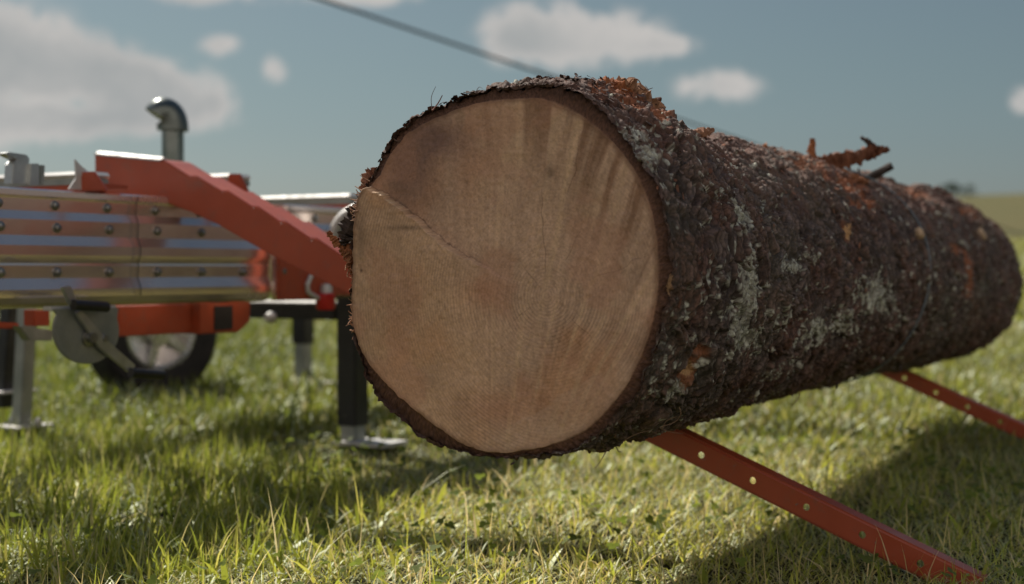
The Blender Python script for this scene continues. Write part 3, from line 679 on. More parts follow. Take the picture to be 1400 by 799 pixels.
def surf(px_, py_, lift=0.):               # nearest camera-side point of the trunk at that bearing
    k = np.argmin((px - px_) ** 2 + (py - py_) ** 2 + (~toward) * 1e5); p = P0[k]; phk = PH[k]
    return p + lift * np.array([T[0] * math.cos(phk), T[1] * math.cos(phk), math.sin(phk)])
def slab(pts, wid, th, wob=.3, sub=8):      # bark strip: flat ragged plank following pts, wid across, th thick
    pts = [np.asarray(p, float) for p in pts]; m = MB(); L = []
    for k in range(len(pts) - 1):
        for s_ in range(sub): L.append((pts[k] * (1 - s_ / sub) + pts[k + 1] * s_ / sub, wid[k] * (1 - s_ / sub) + wid[k + 1] * s_ / sub))
    L.append((pts[-1], wid[-1])); vs = []
    for k, (p, w_) in enumerate(L):
        d = L[min(k + 1, len(L) - 1)][0] - L[max(k - 1, 0)][0]; d = d / np.linalg.norm(d)
        view = np.array([0., 1., .0]); s2 = np.cross(d, view); s2 /= np.linalg.norm(s2); n2 = np.cross(s2, d)
        j = lambda: 1 + rng.normal(0, wob)
        vs += [p + s2 * w_ * j() + n2 * th * j(), p + n2 * th * 1.4 * j(), p - s2 * w_ * j() + n2 * th * j(), p - s2 * w_ * j() - n2 * th * j(), p - n2 * th * 1.2 * j(), p + s2 * w_ * j() - n2 * th * j()]
    n = 6; fs = [(i * n + k, i * n + (k + 1) % n, (i + 1) * n + (k + 1) % n, (i + 1) * n + k) for i in range(len(L) - 1) for k in range(n)]
    fs += [tuple(range(n - 1, -1, -1)), tuple(range((len(L) - 1) * n, len(L) * n))]
    return m.add(vs, fs)
REDB = (.19, .078, .042); ORB = (.33, .135, .06)
def dof_y(px_, py_): return float(surf(px_, py_)[1])
# big torn strip and broken stub in the middle of the top
ym = dof_y(1130, 226) + .02
col_mesh(slab([W(1098, 222, ym), W(1125, 222, ym), W(1150, 220, ym), W(1178, 212, ym), W(1214, 205, ym)], [.006, .018, .020, .014, .006], .010, .28), 'torn_bark_strip', M_tear, log, ragged(REDB, .6))
col_mesh(slab([W(1112, 228, ym), W(1109, 210, ym), W(1110, 190, ym)], [.012, .009, .005], .006, .25), 'torn_bark_strip', M_tear, log, ragged(ORB, .4))
col_mesh(slab([W(1085, 214, ym), W(1120, 229, ym), W(1160, 243, ym), W(1185, 250, ym)], [.006, .014, .012, .005], .012, .3), 'torn_bark_strip', M_tear, log, ragged((.30, .13, .065), .5))
col_mesh(slab([W(1196, 208, ym), W(1188, 196, ym), W(1176, 188, ym)], [.009, .007, .003], .005, .3), 'torn_bark_strip', M_tear, log, ragged((.07, .045, .035), .4))
col_mesh(slab([W(1178, 214, ym), W(1196, 206, ym), W(1212, 204, ym)], [.014, .012, .004], .010, .4), 'torn_bark_strip', M_tear, log, ragged((.17, .065, .035), .6))
ys = dof_y(1185, 246) + .02
col_mesh(jtube([W(1176, 252, ys), W(1190, 242, ys - .02), W(1219, 227, ys - .05)], [.016, .012, .0105], 10, .06), 'branch_stub', M_tear, log, ragged((.065, .05, .042), .5))
col_mesh(jtube([W(1175, 246, ys), W(1173, 230, ys)], [.007, .002], 6, .2), 'branch_stub', M_tear, log, ragged((.08, .05, .04), .5))
col_mesh(jtube([W(1044, 214, ym - .3), W(1046, 205, ym - .3), W(1045, 197, ym - .3)], [.009, .008, .004], 7, .3), 'splinter', M_tear, log, ragged(ORB, .4))
# torn orange strips over the butt
yt = dof_y(860, 124) + .015
for (pts, wd, base) in (([(846, 112), (862, 122), (882, 138), (903, 158), (922, 176)], [.008, .014, .012, .010, .004], (.36, .19, .105)), ([(808, 117), (826, 116), (846, 122), (868, 136)], [.006, .011, .012, .005], (.37, .13, .05)),
                        ([(856, 128), (876, 146), (897, 166)], [.006, .010, .004], (.15, .075, .05)), ([(812, 121), (838, 118), (850, 124)], [.004, .008, .004], (.27, .09, .04)), ([(945, 184), (958, 182), (972, 180)], [.004, .008, .004], (.30, .15, .09)), ([(900, 134), (902, 150), (908, 162)], [.004, .007, .003], (.10, .05, .035))):
    col_mesh(slab([W(a, b, yt + (a - 850) * .0018) for a, b in pts], wd, .006, .35), 'torn_bark_strip', M_tear, log, ragged(base, .6))
def fibre(pts, y, r=.0008, base=(.25, .12, .07), n=5):
    pp = [W(a, b, y + rng.normal(0, .006)) for a, b in pts]
    # smooth curve through the points
    out = []
    for k in range(len(pp) - 1):
        p0, p1, p2, p3 = pp[max(k - 1, 0)], pp[k], pp[k + 1], pp[min(k + 2, len(pp) - 1)]
        for s_ in range(6):
            t = s_ / 6; out.append(.5 * (2 * p1 + (p2 - p0) * t + (2 * p0 - 5 * p1 + 4 * p2 - p3) * t * t + (-p0 + 3 * p1 - 3 * p2 + p3) * t ** 3))
    out.append(pp[-1]); m = MB(); m.tube(out, list(np.linspace(r, r * .45, len(out))), n)
    col_mesh(m, 'bark_fibre', M_tear, log, ragged(base, .3))
for (pts, dy, r, base) in (
    ([(858, 122), (863, 110), (872, 110), (878, 120)], .0, .0016, (.36, .17, .09)), ([(838, 124), (834, 112), (831, 106)], 0, .0014, (.10, .06, .05)),
    ([(872, 118), (880, 124), (892, 121)], 0, .0012, (.14, .07, .05)), ([(850, 118), (858, 108), (868, 107)], .01, .0010, (.40, .2, .1)), ([(880, 132), (886, 125), (882, 118)], .01, .0010, (.3, .13, .07))):
    fibre(pts, yt + dy, r, base)
yl = 2.46
for (pts, y, r, base) in (
    ([(591, 152), (590, 134), (596, 119)], 2.46, .0008, (.13, .075, .055)), ([(591, 152), (599, 142), (605, 131)], 2.46, .0016, (.22, .09, .06)),
    ([(634, 127), (642, 129), (650, 127)], 2.43, .0008, (.1, .07, .06)), ([(650, 128), (655, 120), (660, 122)], 2.43, .0007, (.1, .07, .06)), ([(538, 190), (545, 194), (552, 188)], 2.5, .0014, (.12, .07, .05)),
    ([(929, 557), (931, 568), (922, 578), (908, 583), (903, 586), (920, 592), (934, 593)], 2.42, .0008, (.30, .19, .12)), ([(905, 588), (912, 576), (926, 570)], 2.42, .0007, (.28, .17, .1)),
    ([(832, 612), (822, 630), (813, 642)], 2.36, .0010, (.14, .09, .06)), ([(842, 610), (846, 618), (850, 618)], 2.36, .0010, (.1, .07, .05)), ([(1094, 535), (1092, 545), (1083, 555)], 3.05, .0014, (.2, .11, .07)),
    ([(1146, 524), (1144, 532)], 3.3, .004, (.06, .045, .04)), ([(1325, 480), (1326, 487)], 4.3, .006, (.06, .045, .04)), ([(1232, 500), (1231, 508)], 3.7, .004, (.06, .045, .04)),
    ([(852, 604), (866, 596), (886, 590), (900, 594)], 2.38, .0007, (.26, .16, .1))):
    fibre(pts, y, r, base)
# ragged bark slab hanging off the left edge of the sawn face
yb = 2.57
col_mesh(slab([W(503, 250, yb), W(497, 275, yb), W(484, 300, yb), W(473, 322, yb), W(470, 336, yb)], [.008, .010, .016, .013, .004], .010, .3), 'torn_bark_strip', M_tear, log, ragged((.075, .052, .042), .5))
col_mesh(slab([W(497, 262, yb - .01), W(504, 245, yb - .01), W(513, 238, yb - .01), W(526, 228, yb - .01)], [.006, .012, .010, .004], .008, .3), 'torn_bark_strip', M_tear, log, ragged((.30, .14, .085), .5))
col_mesh(slab([W(494, 252, yb - .015), W(508, 257, yb - .015), W(520, 262, yb - .015)], [.002, .003, .002], .003, .4), 'splinter', M_face, log, ragged((.50, .40, .30), .3))
col_mesh(slab([W(490, 345, yb), W(474, 340, yb), W(462, 334, yb), W(452, 322, yb), W(449, 317, yb)], [.008, .008, .006, .006, .003], .006, .3), 'torn_bark_strip', M_tear, log, ragged((.38, .15, .07), .4))
col_mesh(slab([W(466, 340, yb), W(478, 352, yb), W(483, 372, yb), W(488, 392, yb)], [.004, .008, .006, .003], .006, .4), 'torn_bark_strip', M_tear, log, ragged((.33, .14, .07), .5))
for pts in ([(480, 352), (474, 362), (472, 370)], [(482, 366), (476, 372), (475, 379)], [(488, 396), (483, 391), (480, 386)], [(484, 430), (480, 420), (481, 414)], [(478, 345), (470, 352), (474, 358)], [(500, 258), (494, 266), (497, 276)], [(512, 252), (505, 257), (497, 256)], [(483, 446), (479, 441), (482, 436)]):
    fibre(pts, yb - .005, .0022, (.36, .17, .09))
for k in range(46):
    a0 = rng.uniform(0, 1); bx_ = 486 + 24 * a0 + rng.normal(0, 3); by_ = 300 - 50 * a0 + rng.normal(0, 5)
    an = rng.uniform(2.2, 4.4); ln_ = rng.uniform(5, 15)
    fibre([(bx_, by_), (bx_ + ln_ * .5 * math.cos(an) + rng.normal(0, 1.5), by_ - ln_ * .5 * math.sin(an)), (bx_ + ln_ * math.cos(an), by_ - ln_ * math.sin(an) + rng.normal(0, 2))], yb - .03 + rng.normal(0, .01), rng.uniform(.0007, .0016), (.50, .30, .20))
for k in range(40):
    by_ = rng.uniform(340, 455); bx_ = np.interp(by_, [340, 370, 400, 440, 480], [486, 488, 485, 483, 489]) + rng.normal(0, 1)
    an = rng.uniform(2.0, 4.6); ln_ = rng.uniform(3, 11)
    fibre([(bx_ + 3, by_), (bx_ + ln_ * .5 * math.cos(an), by_ - ln_ * .5 * math.sin(an)), (bx_ + ln_ * math.cos(an), by_ - ln_ * math.sin(an) + rng.normal(0, 2))], yb - .02, rng.uniform(.0006, .0015), (.44, .23, .13))
# fresh knots sawn flush on the far part
for (a, b, r) in ((1255, 320, .016), (1340, 321, .020)):
    p = surf(a, b, .006); nvec = surf(a, b, .02) - surf(a, b, 0)
    m = MB(); m.lathe(p, nvec, [(r, -.012), (r * 1.02, .002), (r * .8, .006), (r * .2, .007)], 14)
    m.v = [tuple(np.array(v) + rng.normal(0, r * .07, 3)) for v in m.v]
    col_mesh(m, 'knot', M_face, log, ragged((.52, .36, .22), .3))

# thin cord round the far part of the log
uc = None
k = np.argmin((px - 1266) ** 2 + (py - 400) ** 2 + (~toward) * 1e5); uc = float(U[k])
m = MB(); pts = [log_xyz(np.array([uc + .03 * math.sin(3 * a)]), base_r(np.array([uc]), np.array([a if a <= math.pi else a - 2 * math.pi])) + .0075, np.array([a]))[0] for a in np.linspace(0, 2 * math.pi, 80)]
m.tube(pts, .0026, 8)
tag(m.build('cord', M_cord, None, smooth=True), 'thin grey cord looped round the bark near the far end of the log', 'cord')

# ------------------------------------------------------------------ loading ramps
def hole_cut(o, cutters):
    me = bpy.data.meshes.new('cutter'); me.from_pydata(cutters.v, [], cutters.f); bm = bmesh.new(); bm.from_mesh(me); bmesh.ops.recalc_face_normals(bm, faces=bm.faces); bm.to_mesh(me); bm.free()
    c_ = bpy.data.objects.new('cutter', me); col.objects.link(c_)
    md = o.modifiers.new('b', 'BOOLEAN'); md.operation = 'DIFFERENCE'; md.object = c_; md.solver = 'EXACT'
    dg = bpy.context.evaluated_depsgraph_get(); new = bpy.data.meshes.new_from_object(o.evaluated_get(dg)); o.modifiers.clear(); o.data = new
    bpy.data.objects.remove(c_)
UPV = np.array([0, 0, 1.]); DV = np.array([D[0], D[1], 0.]); TV = np.array([T[0], T[1], 0.])
def make_ramp(u, edge_px, thick, label, holes_px, arm_px, tend, group, width=.05):
    Pl = A0 + u * D; Pd = -T
    def q(x, y):
        p = on_plane(x, y, Pl, Pd); return float((p[:2] - Pl) @ Pd), float(p[2])
    (t1, z1), (t2, z2) = q(*edge_px[0]), q(*edge_px[1]); sl_ = (z2 - z1) / (t2 - t1)
    topz = lambda t: z1 + sl_ * (t - t1)
    cs = 1 / math.sqrt(1 + sl_ * sl_); dirv = np.array([Pd[0], Pd[1], sl_]) * cs; nv_ = np.array([-Pd[0] * sl_, -Pd[1] * sl_, 1]) * cs
    pt = lambda t: np.array([Pl[0] + Pd[0] * t, Pl[1] + Pd[1] * t, topz(t)])
    tg_ = -.05
    for _ in range(60):
        p = pt(tg_); 
        if p[2] - thick < gz(p[0], p[1]): break
        tg_ -= .02
    r = empty('loading_ramp', tuple(pt(tg_) - np.array([0, 0, thick])), label, 'ramp', group)
    th = .004
    # square tube made of four plates with folded lips
    a = pt(tg_ - .10); b_ = pt(tend); Lr = np.linalg.norm(b_ - a); mid = (a + b_) / 2 - nv_ * thick / 2 + DV * width / 2
    m = MB(); m.box(mid, dirv * Lr, DV * width, nv_ * thick)
    o = m.build('perforated_beam', M_or, r, bevel=.005, smooth=True, seg=3)
    cut = MB(); cut.box(mid + DV * (th + .02), dirv * (Lr + .1), DV * (width + .04), nv_ * (thick - 2 * th))
    # square tube is hollow: cut the inside first, then the holes
    o_loc = np.array(origin(r)); cut.v = [tuple(np.array(v) - o_loc) for v in cut.v]
    cobj_shift = cut
    cut2 = MB()
    hts = [q(*h) for h in holes_px]; t0 = hts[0][0]; dt = (hts[-1][0] - hts[0][0]) / (len(hts) - 1)
    for k in range(-7, 14):
        t = t0 + dt * k
        if t < tg_ - .05 or t > tend - .05: continue
        c_ = pt(t) - nv_ * thick * .5
        cut2.tube([c_ - DV * .05 - o_loc, c_ + DV * (width + .05) - o_loc], min(.0075, thick * .14), 16)
    for cset in (cut, cut2):
        cset_o = MB(); cset_o.v = cset.v; cset_o.f = cset.f
        me = cset_o
        cm = bpy.data.meshes.new('cutter'); cm.from_pydata(me.v, [], me.f); bm = bmesh.new(); bm.from_mesh(cm); bmesh.ops.recalc_face_normals(bm, faces=bm.faces); bm.to_mesh(cm); bm.free()
        c_ = bpy.data.objects.new('cutter', cm); col.objects.link(c_); c_.location = r.location
        md = o.modifiers.new('b', 'BOOLEAN'); md.operation = 'DIFFERENCE'; md.object = c_; md.solver = 'EXACT'
        bpy.context.view_layer.update()
        dg = bpy.context.evaluated_depsgraph_get(); new = bpy.data.meshes.new_from_object(o.evaluated_get(dg)); o.modifiers.clear(); o.data = new
        bpy.data.objects.remove(c_)
    # toothed upper arm
    if arm_px:
        tz = [q(*p) for p in arm_px]
    else:
        tz = make_ramp.arm
    make_ramp.arm = tz if arm_px else make_ramp.arm
    W2 = width + .055
    pl_ = lambda t, z: np.array([Pl[0] + Pd[0] * t, Pl[1] + Pd[1] * t, z]) - DV * .012
    m = MB(); m.prism([pl_(*p) for p in tz], DV * W2)
    m.build('toothed_arm', M_or, r, bevel=.0055, smooth=True, seg=2)
    return r, pl_, q
arm = [(134, 210), (226, 219), (234, 223), (266, 243)]
tops = [(270, 239.5), (309, 262.5), (313, 259.6), (350, 283.5), (354, 281), (388, 304), (392, 301.5), (430, 327), (434, 324.2), (472, 350), (475.5, 346.8), (520, 377), (523, 374.5), (568, 405), (571, 402.5), (620, 432), (660, 458), (690, 478)]
arm += tops + [(688, 512), (600, 465), (486, 405), (430, 377), (376, 350), (337, 328), (303, 308), (264, 290), (222, 275), (205, 272), (150, 268), (146, 258), (134, 250)]
r1, pl1, q1 = make_ramp(.75, [(914, 582), (1349, 795)], .055, 'near orange loading ramp with toothed upper arm, passing under the butt of the log', [(965, 628), (1038, 664.5), (1111, 701), (1187, 740)], arm, .78, 'loading ramps under the log')
# white strip standing for sun glint along the flat top of the near arm
arm_o = [o for o in r1.children if o.name.startswith('toothed_arm')][0]
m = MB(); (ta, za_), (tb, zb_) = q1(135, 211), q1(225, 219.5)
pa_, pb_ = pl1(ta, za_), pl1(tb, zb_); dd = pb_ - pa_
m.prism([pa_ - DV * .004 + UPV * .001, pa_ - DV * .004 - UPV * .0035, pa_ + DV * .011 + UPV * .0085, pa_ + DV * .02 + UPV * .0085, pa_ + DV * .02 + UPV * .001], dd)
m.build('glint_edge', M_white, arm_o)
r2, pl2, q2 = make_ramp(2.70, [(1227, 502), (1400, 580)], .049, 'far orange loading ramp with bare holed beam, reaching the grass at the right edge', [(1241, 521), (1284, 541), (1328, 561)], None, .78, 'loading ramps under the log', .045)

# ------------------------------------------------------------------ sawmill
mill = empty('sawmill', tuple(RL(.3, .5, float(gz(*RL(.3, .5, 0)[:2])))), 'long orange and polished steel sawmill bed standing on black legs left of the log', 'sawmill')
UP = np.array([0, 0, 1.])
prof = [(-.010, .7895), (.004, .7905), (.008, .787), (.008, .774), (.003, .770), (.002, .767), (-.0005, .738), (.0003, .7355), (.0080, .720), (.0092, .7175), (.0060, .680), (.0068, .6775), (.0150, .660), (.0166, .656), (.0150, .633), (.0138, .629), (.0070, .614), (.0080, .608), (.0055, .578), (.0063, .5755), (.0150, .557), (.0170, .551), (.0165, .542), (.014, .532), (.004, .517), (-.006, .510), (-.02, .506), (-.03, .52), (-.03, .78)]
def rail_section(v0, v1, wsign=1, w0=0, ends=0.0, n=None, e0=True):
    n = n or max(3, int((v1 - v0) / .02)); m = MB(); vs = []
    vv = np.linspace(v0, v1, n); k = len(prof)
    for v in vv:
        # ends of the pressed cover are rounded in
        e = 0.
        if ends:
            d_ = (min(v - v0, v1 - v) if e0 else v1 - v) / ends
            e = (1 - math.sqrt(max(0, 1 - (1 - min(1, d_)) ** 2)))
        for (o_, z) in prof:
            oo = o_ * (1 - e) - .035 * e
            vs.append(RL(v, w0 - wsign * oo, z))
    fs = [(i * k + j, i * k + (j + 1) % k, (i + 1) * k + (j + 1) % k, (i + 1) * k + j) for i in range(n - 1) for j in range(k)]
    fs += [tuple(range(k)), tuple(range((n - 1) * k, n * k))[::-1]]
    return m.add(vs, fs)
vA, vS, vE = -1.75, rail_v(181), rail_v(374)
secs = [(vA, vS - .0008, 0), (vS + .0008, vE, .045), (vE + .035, 3.3, .03)]
bolt_px = [75, 145, 212, 272, 330]
vb0 = rail_v(75); dvb = (rail_v(212) - rail_v(75)) / 2
for (s0, s1, en) in secs:
    o = rail_section(s0, s1, 1, 0, 0).build('bed_rail', M_steel, mill, smooth=True, sharp=11) if not en else rail_section(s0, s1, 1, 0, en, int((s1 - s0) / .012) + 4, s0 > vS + .05).build('bed_rail', M_steel, mill, smooth=True, sharp=11)
    for k in range(-5, 30):
        v = vb0 + dvb * k
        if not (s0 + .03 < v < min(s1 - .03, 1.6)): continue
        for (oo, z) in ((0, .753), (.007, .699), (.007, .592)):
            b = MB(); c0 = RL(v, -oo, z); b.lathe(c0, TV, [(.0125, 0), (.0125, .002), (.0085, .003), (.0085, .009), (.006, .011)], 12); b.build('bolt', M_bolt, o, smooth=True)
# dark strap over the seam
m = MB(); pts = [RL(vS, -.012 - o_, z) for (o_, z) in prof[2:24]]; m.tube(pts, .0016, 6); m.build('seam_cord', M_black, mill, smooth=True)
rail_section(vA, 3.3, -1, .82, 0, 4).build('bed_rail', M_steel, mill, smooth=True)
# cross bunks: bright top plate on an orange box, orange end gusset
for v in (-1.25, -.25, rail_v(331), rail_v(492) + .0, 1.35, 2.05, 2.75):
    ztop = .842 if v < .1 else (.868 if v < .6 else .837)
    m = MB(); m.box(RL(v, .44, ztop - .042), TV * .86, DV * .075, UP * .050)
    b = m.build('bunk', M_ord, mill, bevel=.003)
    m = MB(); m.box(RL(v, .44, ztop - .008), TV * .88, DV * .095, UP * .018); m.build('top_plate', M_white, b, bevel=.0085, smooth=False, seg=1)
    m = MB(); m.box(RL(v + .0, .44, ztop - .0245), TV * .87, DV * .080, UP * .015); m.build('wear_strip', M_galvd, b)
    if v < .6:
        zc_ = ztop - .002
        m = MB(); p = [(-.012, zc_), (.030, zc_), (.075, .792), (-.012, .792)]
        m.prism([RL(v, -a, z) - DV * .046 for a, z in p], DV * .010); m.build('end_gusset', M_or, b, bevel=.002)
# upright brackets on the left end of the bed
yb_ = float(rail_pt(40, 230, .06)[1])
def flat_px(pts, w_, dep, name, mat, bevel=.002, par=None):
    m = MB(); m.prism([rail_pt(a, b, w_) for a, b in pts], -TV * dep); return m.build(name, mat, par or mill, bevel=bevel, smooth=True)
flat_px([(8, 210), (14, 208.5), (38, 212), (42, 217), (39, 252), (17, 252), (19, 224), (25, 219), (12, 213)], .03, .03, 'hook_bracket', M_galv)
flat_px([(43, 224), (55, 224), (55, 254), (41, 254)], .02, .012, 'channel_post', M_galv)
flat_px([(55.5, 226), (63, 226), (62, 253), (55.5, 254)], .025, .04, 'channel_post', M_galvd)
flat_px([(104, 218), (112, 227), (131, 242), (131, 261), (95, 259), (105, 244)], .01, .006, 'fin_plate', M_white, .001)
flat_px([(131, 250), (176, 254), (176, 259), (131, 259)], -.02, .03, 'spacer_plate', M_or, .001)
# exhaust stack behind the bed
pe_ = W(237, 300, 4.85)
m = MB(); m.tube([pe_ + UP * (-.25), pe_ + UP * (CH + (HZ - 176) / F * 4.85 - pe_[2])], .037, 24)
ex = m.build('exhaust_pipe', M_pipe, mill, smooth=True)
ec = W(237, 176, 4.85); lft = np.array([-.95, -.3, 0]); lft /= np.linalg.norm(lft)
m = MB(); cR = .045
pts = [ec + UP * (cR * math.sin(a) * 1.15) + lft * (cR * (1 - math.cos(a)) * .62) for a in np.linspace(-.15, 2.35, 16)]
m.tube(pts, list(np.linspace(.053, .052, 16)), 24); m.build('elbow_cap', M_pipeh, ex, smooth=True)
# round galvanised guard wheel
cw = rail_pt(499, 331, -.15); m = MB()
vdir = np.array([cw[0], cw[1], 0]); vdir /= np.linalg.norm(vdir)
axv = -DV * .6 - vdir * .4
axn = axv / np.linalg.norm(axv); gu = np.array([0, 0, 1.]); gv = np.cross(axn, gu); gv /= np.linalg.norm(gv); gu = np.cross(gv, axn)
m.lathe(cw, axv, [(.02, -.012), (.098, -.012), (.100, -.006), (.02, -.004)], 40, False); gw = m.build('round_guard', M_galvd, mill, smooth=True)
m = MB(); m.lathe(cw, axv, [(.098, -.022), (.112, -.022), (.117, -.014), (.117, .012), (.108, .024), (.096, .024), (.092, .012), (.092, -.016), (.098, -.022)], 48, False); m.build('guard_ring', M_white, gw, smooth=True)
m = MB(); m.box(cw + axn * .004 - gv * .040 + gu * .002, gv * .045, gu * .085, axn * .012); m.build('guard_slot', M_dark, gw, bevel=.003)
m = MB(); m.lathe(cw, axv, [(.030, -.02), (.030, .02), (.018, .03)], 20); m.build('hub', M_galv, gw, smooth=True)
# bracket plate carrying the near ramp arm
bp_ = flat_px([(377, 322), (492, 360), (492, 404), (456, 404), (453, 410), (377, 410)], -.055, -.012, 'arm_bracket', M_or, .002)
m = MB(); c0 = rail_pt(385, 371, -.056); m.lathe(c0, TV, [(.013, 0), (.013, .004), (.009, .005), (.009, .012), (.004, .013)], 12); m.build('bolt', M_bolt, bp_)
m = MB(); m.tube([rail_pt(a, b, -.075) for a, b in ((427, 374), (424, 380), (420, 390), (421, 399), (427, 404), (436, 408))], .0075, 8); m.build('spring_hook', M_white, mill, smooth=True)
m = MB(); m.lathe(rail_pt(445, 424, -.08), UP, [(.024, 0), (.029, .006), (.029, .045), (.024, .05)], 20); rk = m.build('red_knob', M_red, mill, smooth=True)
m = MB(); m.lathe(rail_pt(446, 404, -.08), UP, [(.018, 0), (.019, .022), (.015, .032), (.006, .035)], 16); m.build('collar', M_white, rk, smooth=True)
# outriggers
def outrigger(c, ztop, wd, zblk, plate_off, nm='outrigger_post'):
    g0 = float(gz(c[0], c[1])); m = MB()
    m.box([c[0], c[1], (ztop + zblk) / 2], DV * wd, TV * wd, UP * (ztop - zblk)); o = m.build(nm, M_black, mill, bevel=.004, smooth=True)
    m = MB(); m.box([c[0], c[1], (zblk + .05 + g0) / 2], DV * wd * .8, TV * wd * .8, UP * (zblk + .05 - g0)); m.build('inner_leg', M_galvd, o, bevel=.003)
    m = MB(); m.box(np.array([c[0], c[1], g0 + .024]) + TV * plate_off, DV * .14, TV * .2, UP * .012); m.build('foot_plate', M_white, o, bevel=.002)
    return o
vp = rail_v(482, .055)
pc = RL(vp, .055, 0)
outrigger(pc, .522, .074, .098, .07)
m = MB(); m.box(RL(vp, .055 + .05 + .29, .462), TV * .58, DV * .055, UP * .052); tb = m.build('outrigger_tube', M_black, mill, bevel=.006, smooth=True)
m = MB(); m.box(RL(vp, .055 + .05 + .29, .4895), TV * .56, DV * .054, UP * .014); m.build('sunlit_strip', M_white, tb, bevel=.0065, seg=1)  # white strip stands in for sunlight on the black tube's top
m = MB(); m.lathe(RL(vp, .36, .44) - DV * .03, -DV, [(.02, 0), (.02, .01), (.012, .03)], 12); m.build('lock_knob', M_white, tb)
c2 = W(414, 420, 6.3); outrigger(c2[:2], CH + (HZ - 405) / F * 6.3, .072, CH + (HZ - 470) / F * 6.3, .06)
for (pa, wd, mt, bx, nm) in ((33, .047, M_galvd, 4.55, 'stabiliser_leg'), (10, .05, M_black, 4.7, 'stabiliser_leg')):
    tp = W(pa + 4, 420, bx); g0 = float(gz(tp[0], tp[1])); bt = W(pa - 6, 420, bx); bt[2] = g0 + (.02 if mt is M_galvd else .12)
    m = MB(); d_ = tp - bt; d_ /= np.linalg.norm(d_); m.box((tp + bt) / 2, d_ * np.linalg.norm(tp - bt), DV * wd, TV * wd); o = m.build(nm, mt, mill, bevel=.004)
    m = MB(); m.box(bt + UP * .055, DV * .15, TV * .15, UP * .008); m.build('foot_plate', M_white, o, bevel=.002)
    for dx in (-.06, .055):
        m = MB(); m.lathe(bt + UP * .06 + DV * .02 + TV * dx, UP, [(.012, 0), (.012, .01), (.007, .02)], 10); m.build('foot_bolt', M_white, o)
flat_px([(-40, 438), (26, 442), (26, 450), (-40, 449)], .25, .04, 'tie_bar', M_or)
flat_px([(26, 446), (72, 452), (72, 466), (40, 466)], .22, .03, 'leg_clamp', M_galvd)
flat_px([(46, 424), (68, 424), (68, 446), (46, 446)], .3, .04, 'clamp_block', M_ord)
# half-round cam plate with two cranks
pts = [(70, 423), (159, 421)] + [(115 + 45 * math.cos(a), 452 + 46 * math.sin(a)) for a in np.linspace(-.35, math.pi + .5, 24)]
cp = flat_px(pts, -.075, -.008, 'cam_plate', M_galvd, .0015)
flat_px([(70, 419.5), (159, 417.5), (159, 423.5), (70, 425.5)], -.068, .03, 'plate_flange', M_white, .0015, cp)
for (a, b, r) in ((120, 462, .021), (137, 463, .013)):
    m = MB(); m.lathe(rail_pt(a, b, -.084), TV, [(r, 0), (r, .006), (r * .6, .008), (r * .6, .02)], 18); m.build('pivot_bolt', M_bolt, cp, smooth=True)
l1 = flat_px([(86, 393), (97, 391), (107, 415), (102, 424), (94, 412)], -.105, .012, 'crank_lever', M_galv)
m = MB(); m.tube([rail_pt(100, 417, -.112), rail_pt(146, 420, -.112)], .0125, 14); m.build('grip', M_black, l1, smooth=True)
l2 = flat_px([(104, 428), (112, 424), (150, 468), (186, 500), (178, 511), (136, 476)], -.10, .010, 'crank_lever', M_galv)
m = MB(); m.tube([rail_pt(178, 510, -.107), rail_pt(222, 513, -.107)], .0120, 14); m.build('grip', M_black, l2, smooth=True)
# orange understructure
v0_, v1_ = rail_v(150, .14), rail_v(300, .14)
za = float(rail_pt(225, 457, .14)[2])
m = MB(); m.box(RL((v0_ + v1_) / 2, .14, (za + .507) / 2 - .002), DV * (v1_ - v0_), TV * .06, UP * (.500 - za)); m.build('lower_beam', M_ord, mill, bevel=.003)
ax_ = flat_px([(272, 414), (343, 409), (342, 440), (326, 455), (272, 457)], .085, .10, 'beam_end', M_or, .004)
flat_px([(293, 419), (318, 418), (318, 450), (293, 452)], .083, .006, 'slot', M_dark, 0, ax_)
for vv in (-1.0, 1.9):
    m = MB(); m.box(RL(vv, .41, .545), TV * .78, DV * .06, UP * .06); m.build('cross_beam', M_ord, mill, bevel=.003)
# trailer wheel behind the bed
wc = W(207, 470, 5.95); axw = -DV * .25 + TV * .97
g0 = float(gz(wc[0], wc[1])); Rw = .285; wc[2] = g0 + Rw + .0
m = MB(); m.lathe(wc, axw, [(.165, -.08), (.20, -.09), (.262, -.085), (.282, -.065), (Rw, -.03), (Rw, .03), (.282, .065), (.262, .085), (.20, .09), (.165, .08)], 64, False); wl = m.build('wheel', M_rub, mill, smooth=True)
m = MB(); m.lathe(wc, axw, [(.10, -.06), (.166, -.07), (.166, .078), (.155, .082), (.145, .06), (.07, .045), (.06, .075), (.02, .08)], 48); rm = m.build('rim', M_rim, wl, smooth=True)
for k in range(5):
    a = 2 * math.pi * k / 5; u_ = np.array(Vector(axw).orthogonal().normalized()); w_ = np.cross(axw / np.linalg.norm(axw), u_)
    m = MB(); m.box(wc + (u_ * math.cos(a) + w_ * math.sin(a)) * .105 + axw * .064, (u_ * math.cos(a) + w_ * math.sin(a)) * .085, (-u_ * math.sin(a) + w_ * math.cos(a)) * .04, axw * .016); m.build('spoke', M_rim, rm, bevel=.004)
m = MB(); m.tube([wc - axw * .3, wc - axw * .05], .03, 12); m.build('axle', M_black, mill)

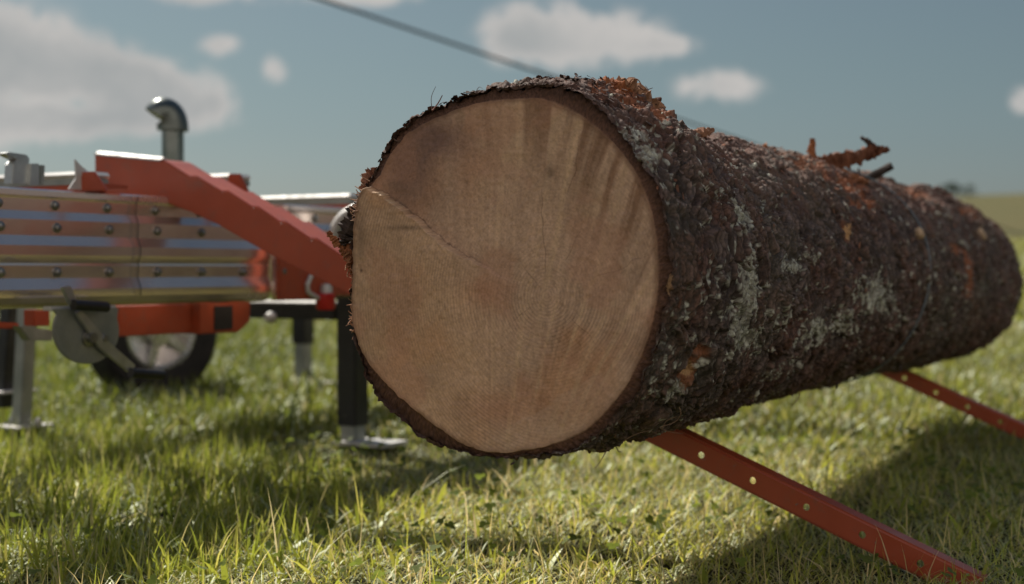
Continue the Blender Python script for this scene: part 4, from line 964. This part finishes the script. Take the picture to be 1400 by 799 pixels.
# ------------------------------------------------------------------ cable across the sky
def cab(px_, py_, y): return W(px_, py_, y)
gy_ = 34.0
a0_, b0_ = W(437.6, 0, 11.5), W(1012, 192, 19.)
dirc = b0_ - a0_
st_ = a0_ - dirc * 1.1; k = 1.0
while True:
    e_ = a0_ + dirc * k
    if e_[2] < gz(e_[0], e_[1]) + .02 or k > 6: break
    k += .02
m = MB(); n = 60; pts = []
for i in range(n + 1):
    t = i / n; p = st_ * (1 - t) + e_ * t; pts.append(p - UP * .10 * 4 * t * (1 - t) * 0)
m.tube(pts, .0145, 8)
m.lathe(pts[-1] - UP * .1, UP, [(.03, 0), (.03, .3), (.02, .32)], 10)
tag(m.build('cable', M_cable, None, smooth=True), 'long thin dark cable slanting down across the sky behind the log', 'cable')

# ------------------------------------------------------------------ distant bush on the ridge
def bush(px_, ytop, y, wd, name, label, seed):
    r_ = np.random.default_rng(seed); bx = (px_ - 700) / F * y; g0 = float(gz(bx, y)); zt = CH + (HZ - ytop) / F * y; H_ = zt - g0
    root = empty(name, (bx, y, g0), label, 'tree', 'bushes on the ridge')
    m = MB(); tr = [np.array([bx, y, g0 - .1]), np.array([bx + .05, y, g0 + H_ * .35]), np.array([bx - .05, y + .1, g0 + H_ * .7])]; m.tube(tr, [.10, .07, .03], 8)
    for k in range(6):
        a = k * 1.05; m.tube([tr[1], tr[1] + np.array([math.cos(a) * wd * .3, math.sin(a) * wd * .3, H_ * .3])], [.04, .012], 6)
    m.build('trunk', M_trunk, root)
    n = 2600; cl = r_.normal(0, 1, (14, 3)) * np.array([wd * .22, wd * .22, H_ * .16]) + np.array([0, 0, H_ * .58])
    k = r_.integers(0, 14, n); p = cl[k] + r_.normal(0, 1, (n, 3)) * np.array([wd, wd, H_]) * .085; p[:, 2] = np.clip(p[:, 2], H_ * .1, H_)
    s = r_.uniform(.05, .11, (n, 1)) * H_ / 2.2; u = r_.normal(0, 1, (n, 3)); u /= np.linalg.norm(u, axis=1)[:, None]; v = np.cross(u, r_.normal(0, 1, (n, 3))); v /= np.linalg.norm(v, axis=1)[:, None]
    c_ = p + np.array([bx, y, g0]); q = np.stack([c_ - u * s, c_ - v * s * .6, c_ + u * s, c_ + v * s * .6], 1).reshape(-1, 3)
    raw_mesh('crown', q, np.arange(n * 4), np.full(n, 4), M_leaf, root, np.repeat(np.array([[.050, .075, .030]]) * r_.uniform(.6, 1.3, (n, 1)), 4, 0), smooth=False)
bush(1303, 250, 146, 2.6, 'tree', 'small round green tree on the ridge just above the far end of the log', 3)
bush(1324, 262, 147, 2.4, 'tree', 'low flat bush on the ridge right beside the small round tree', 5)
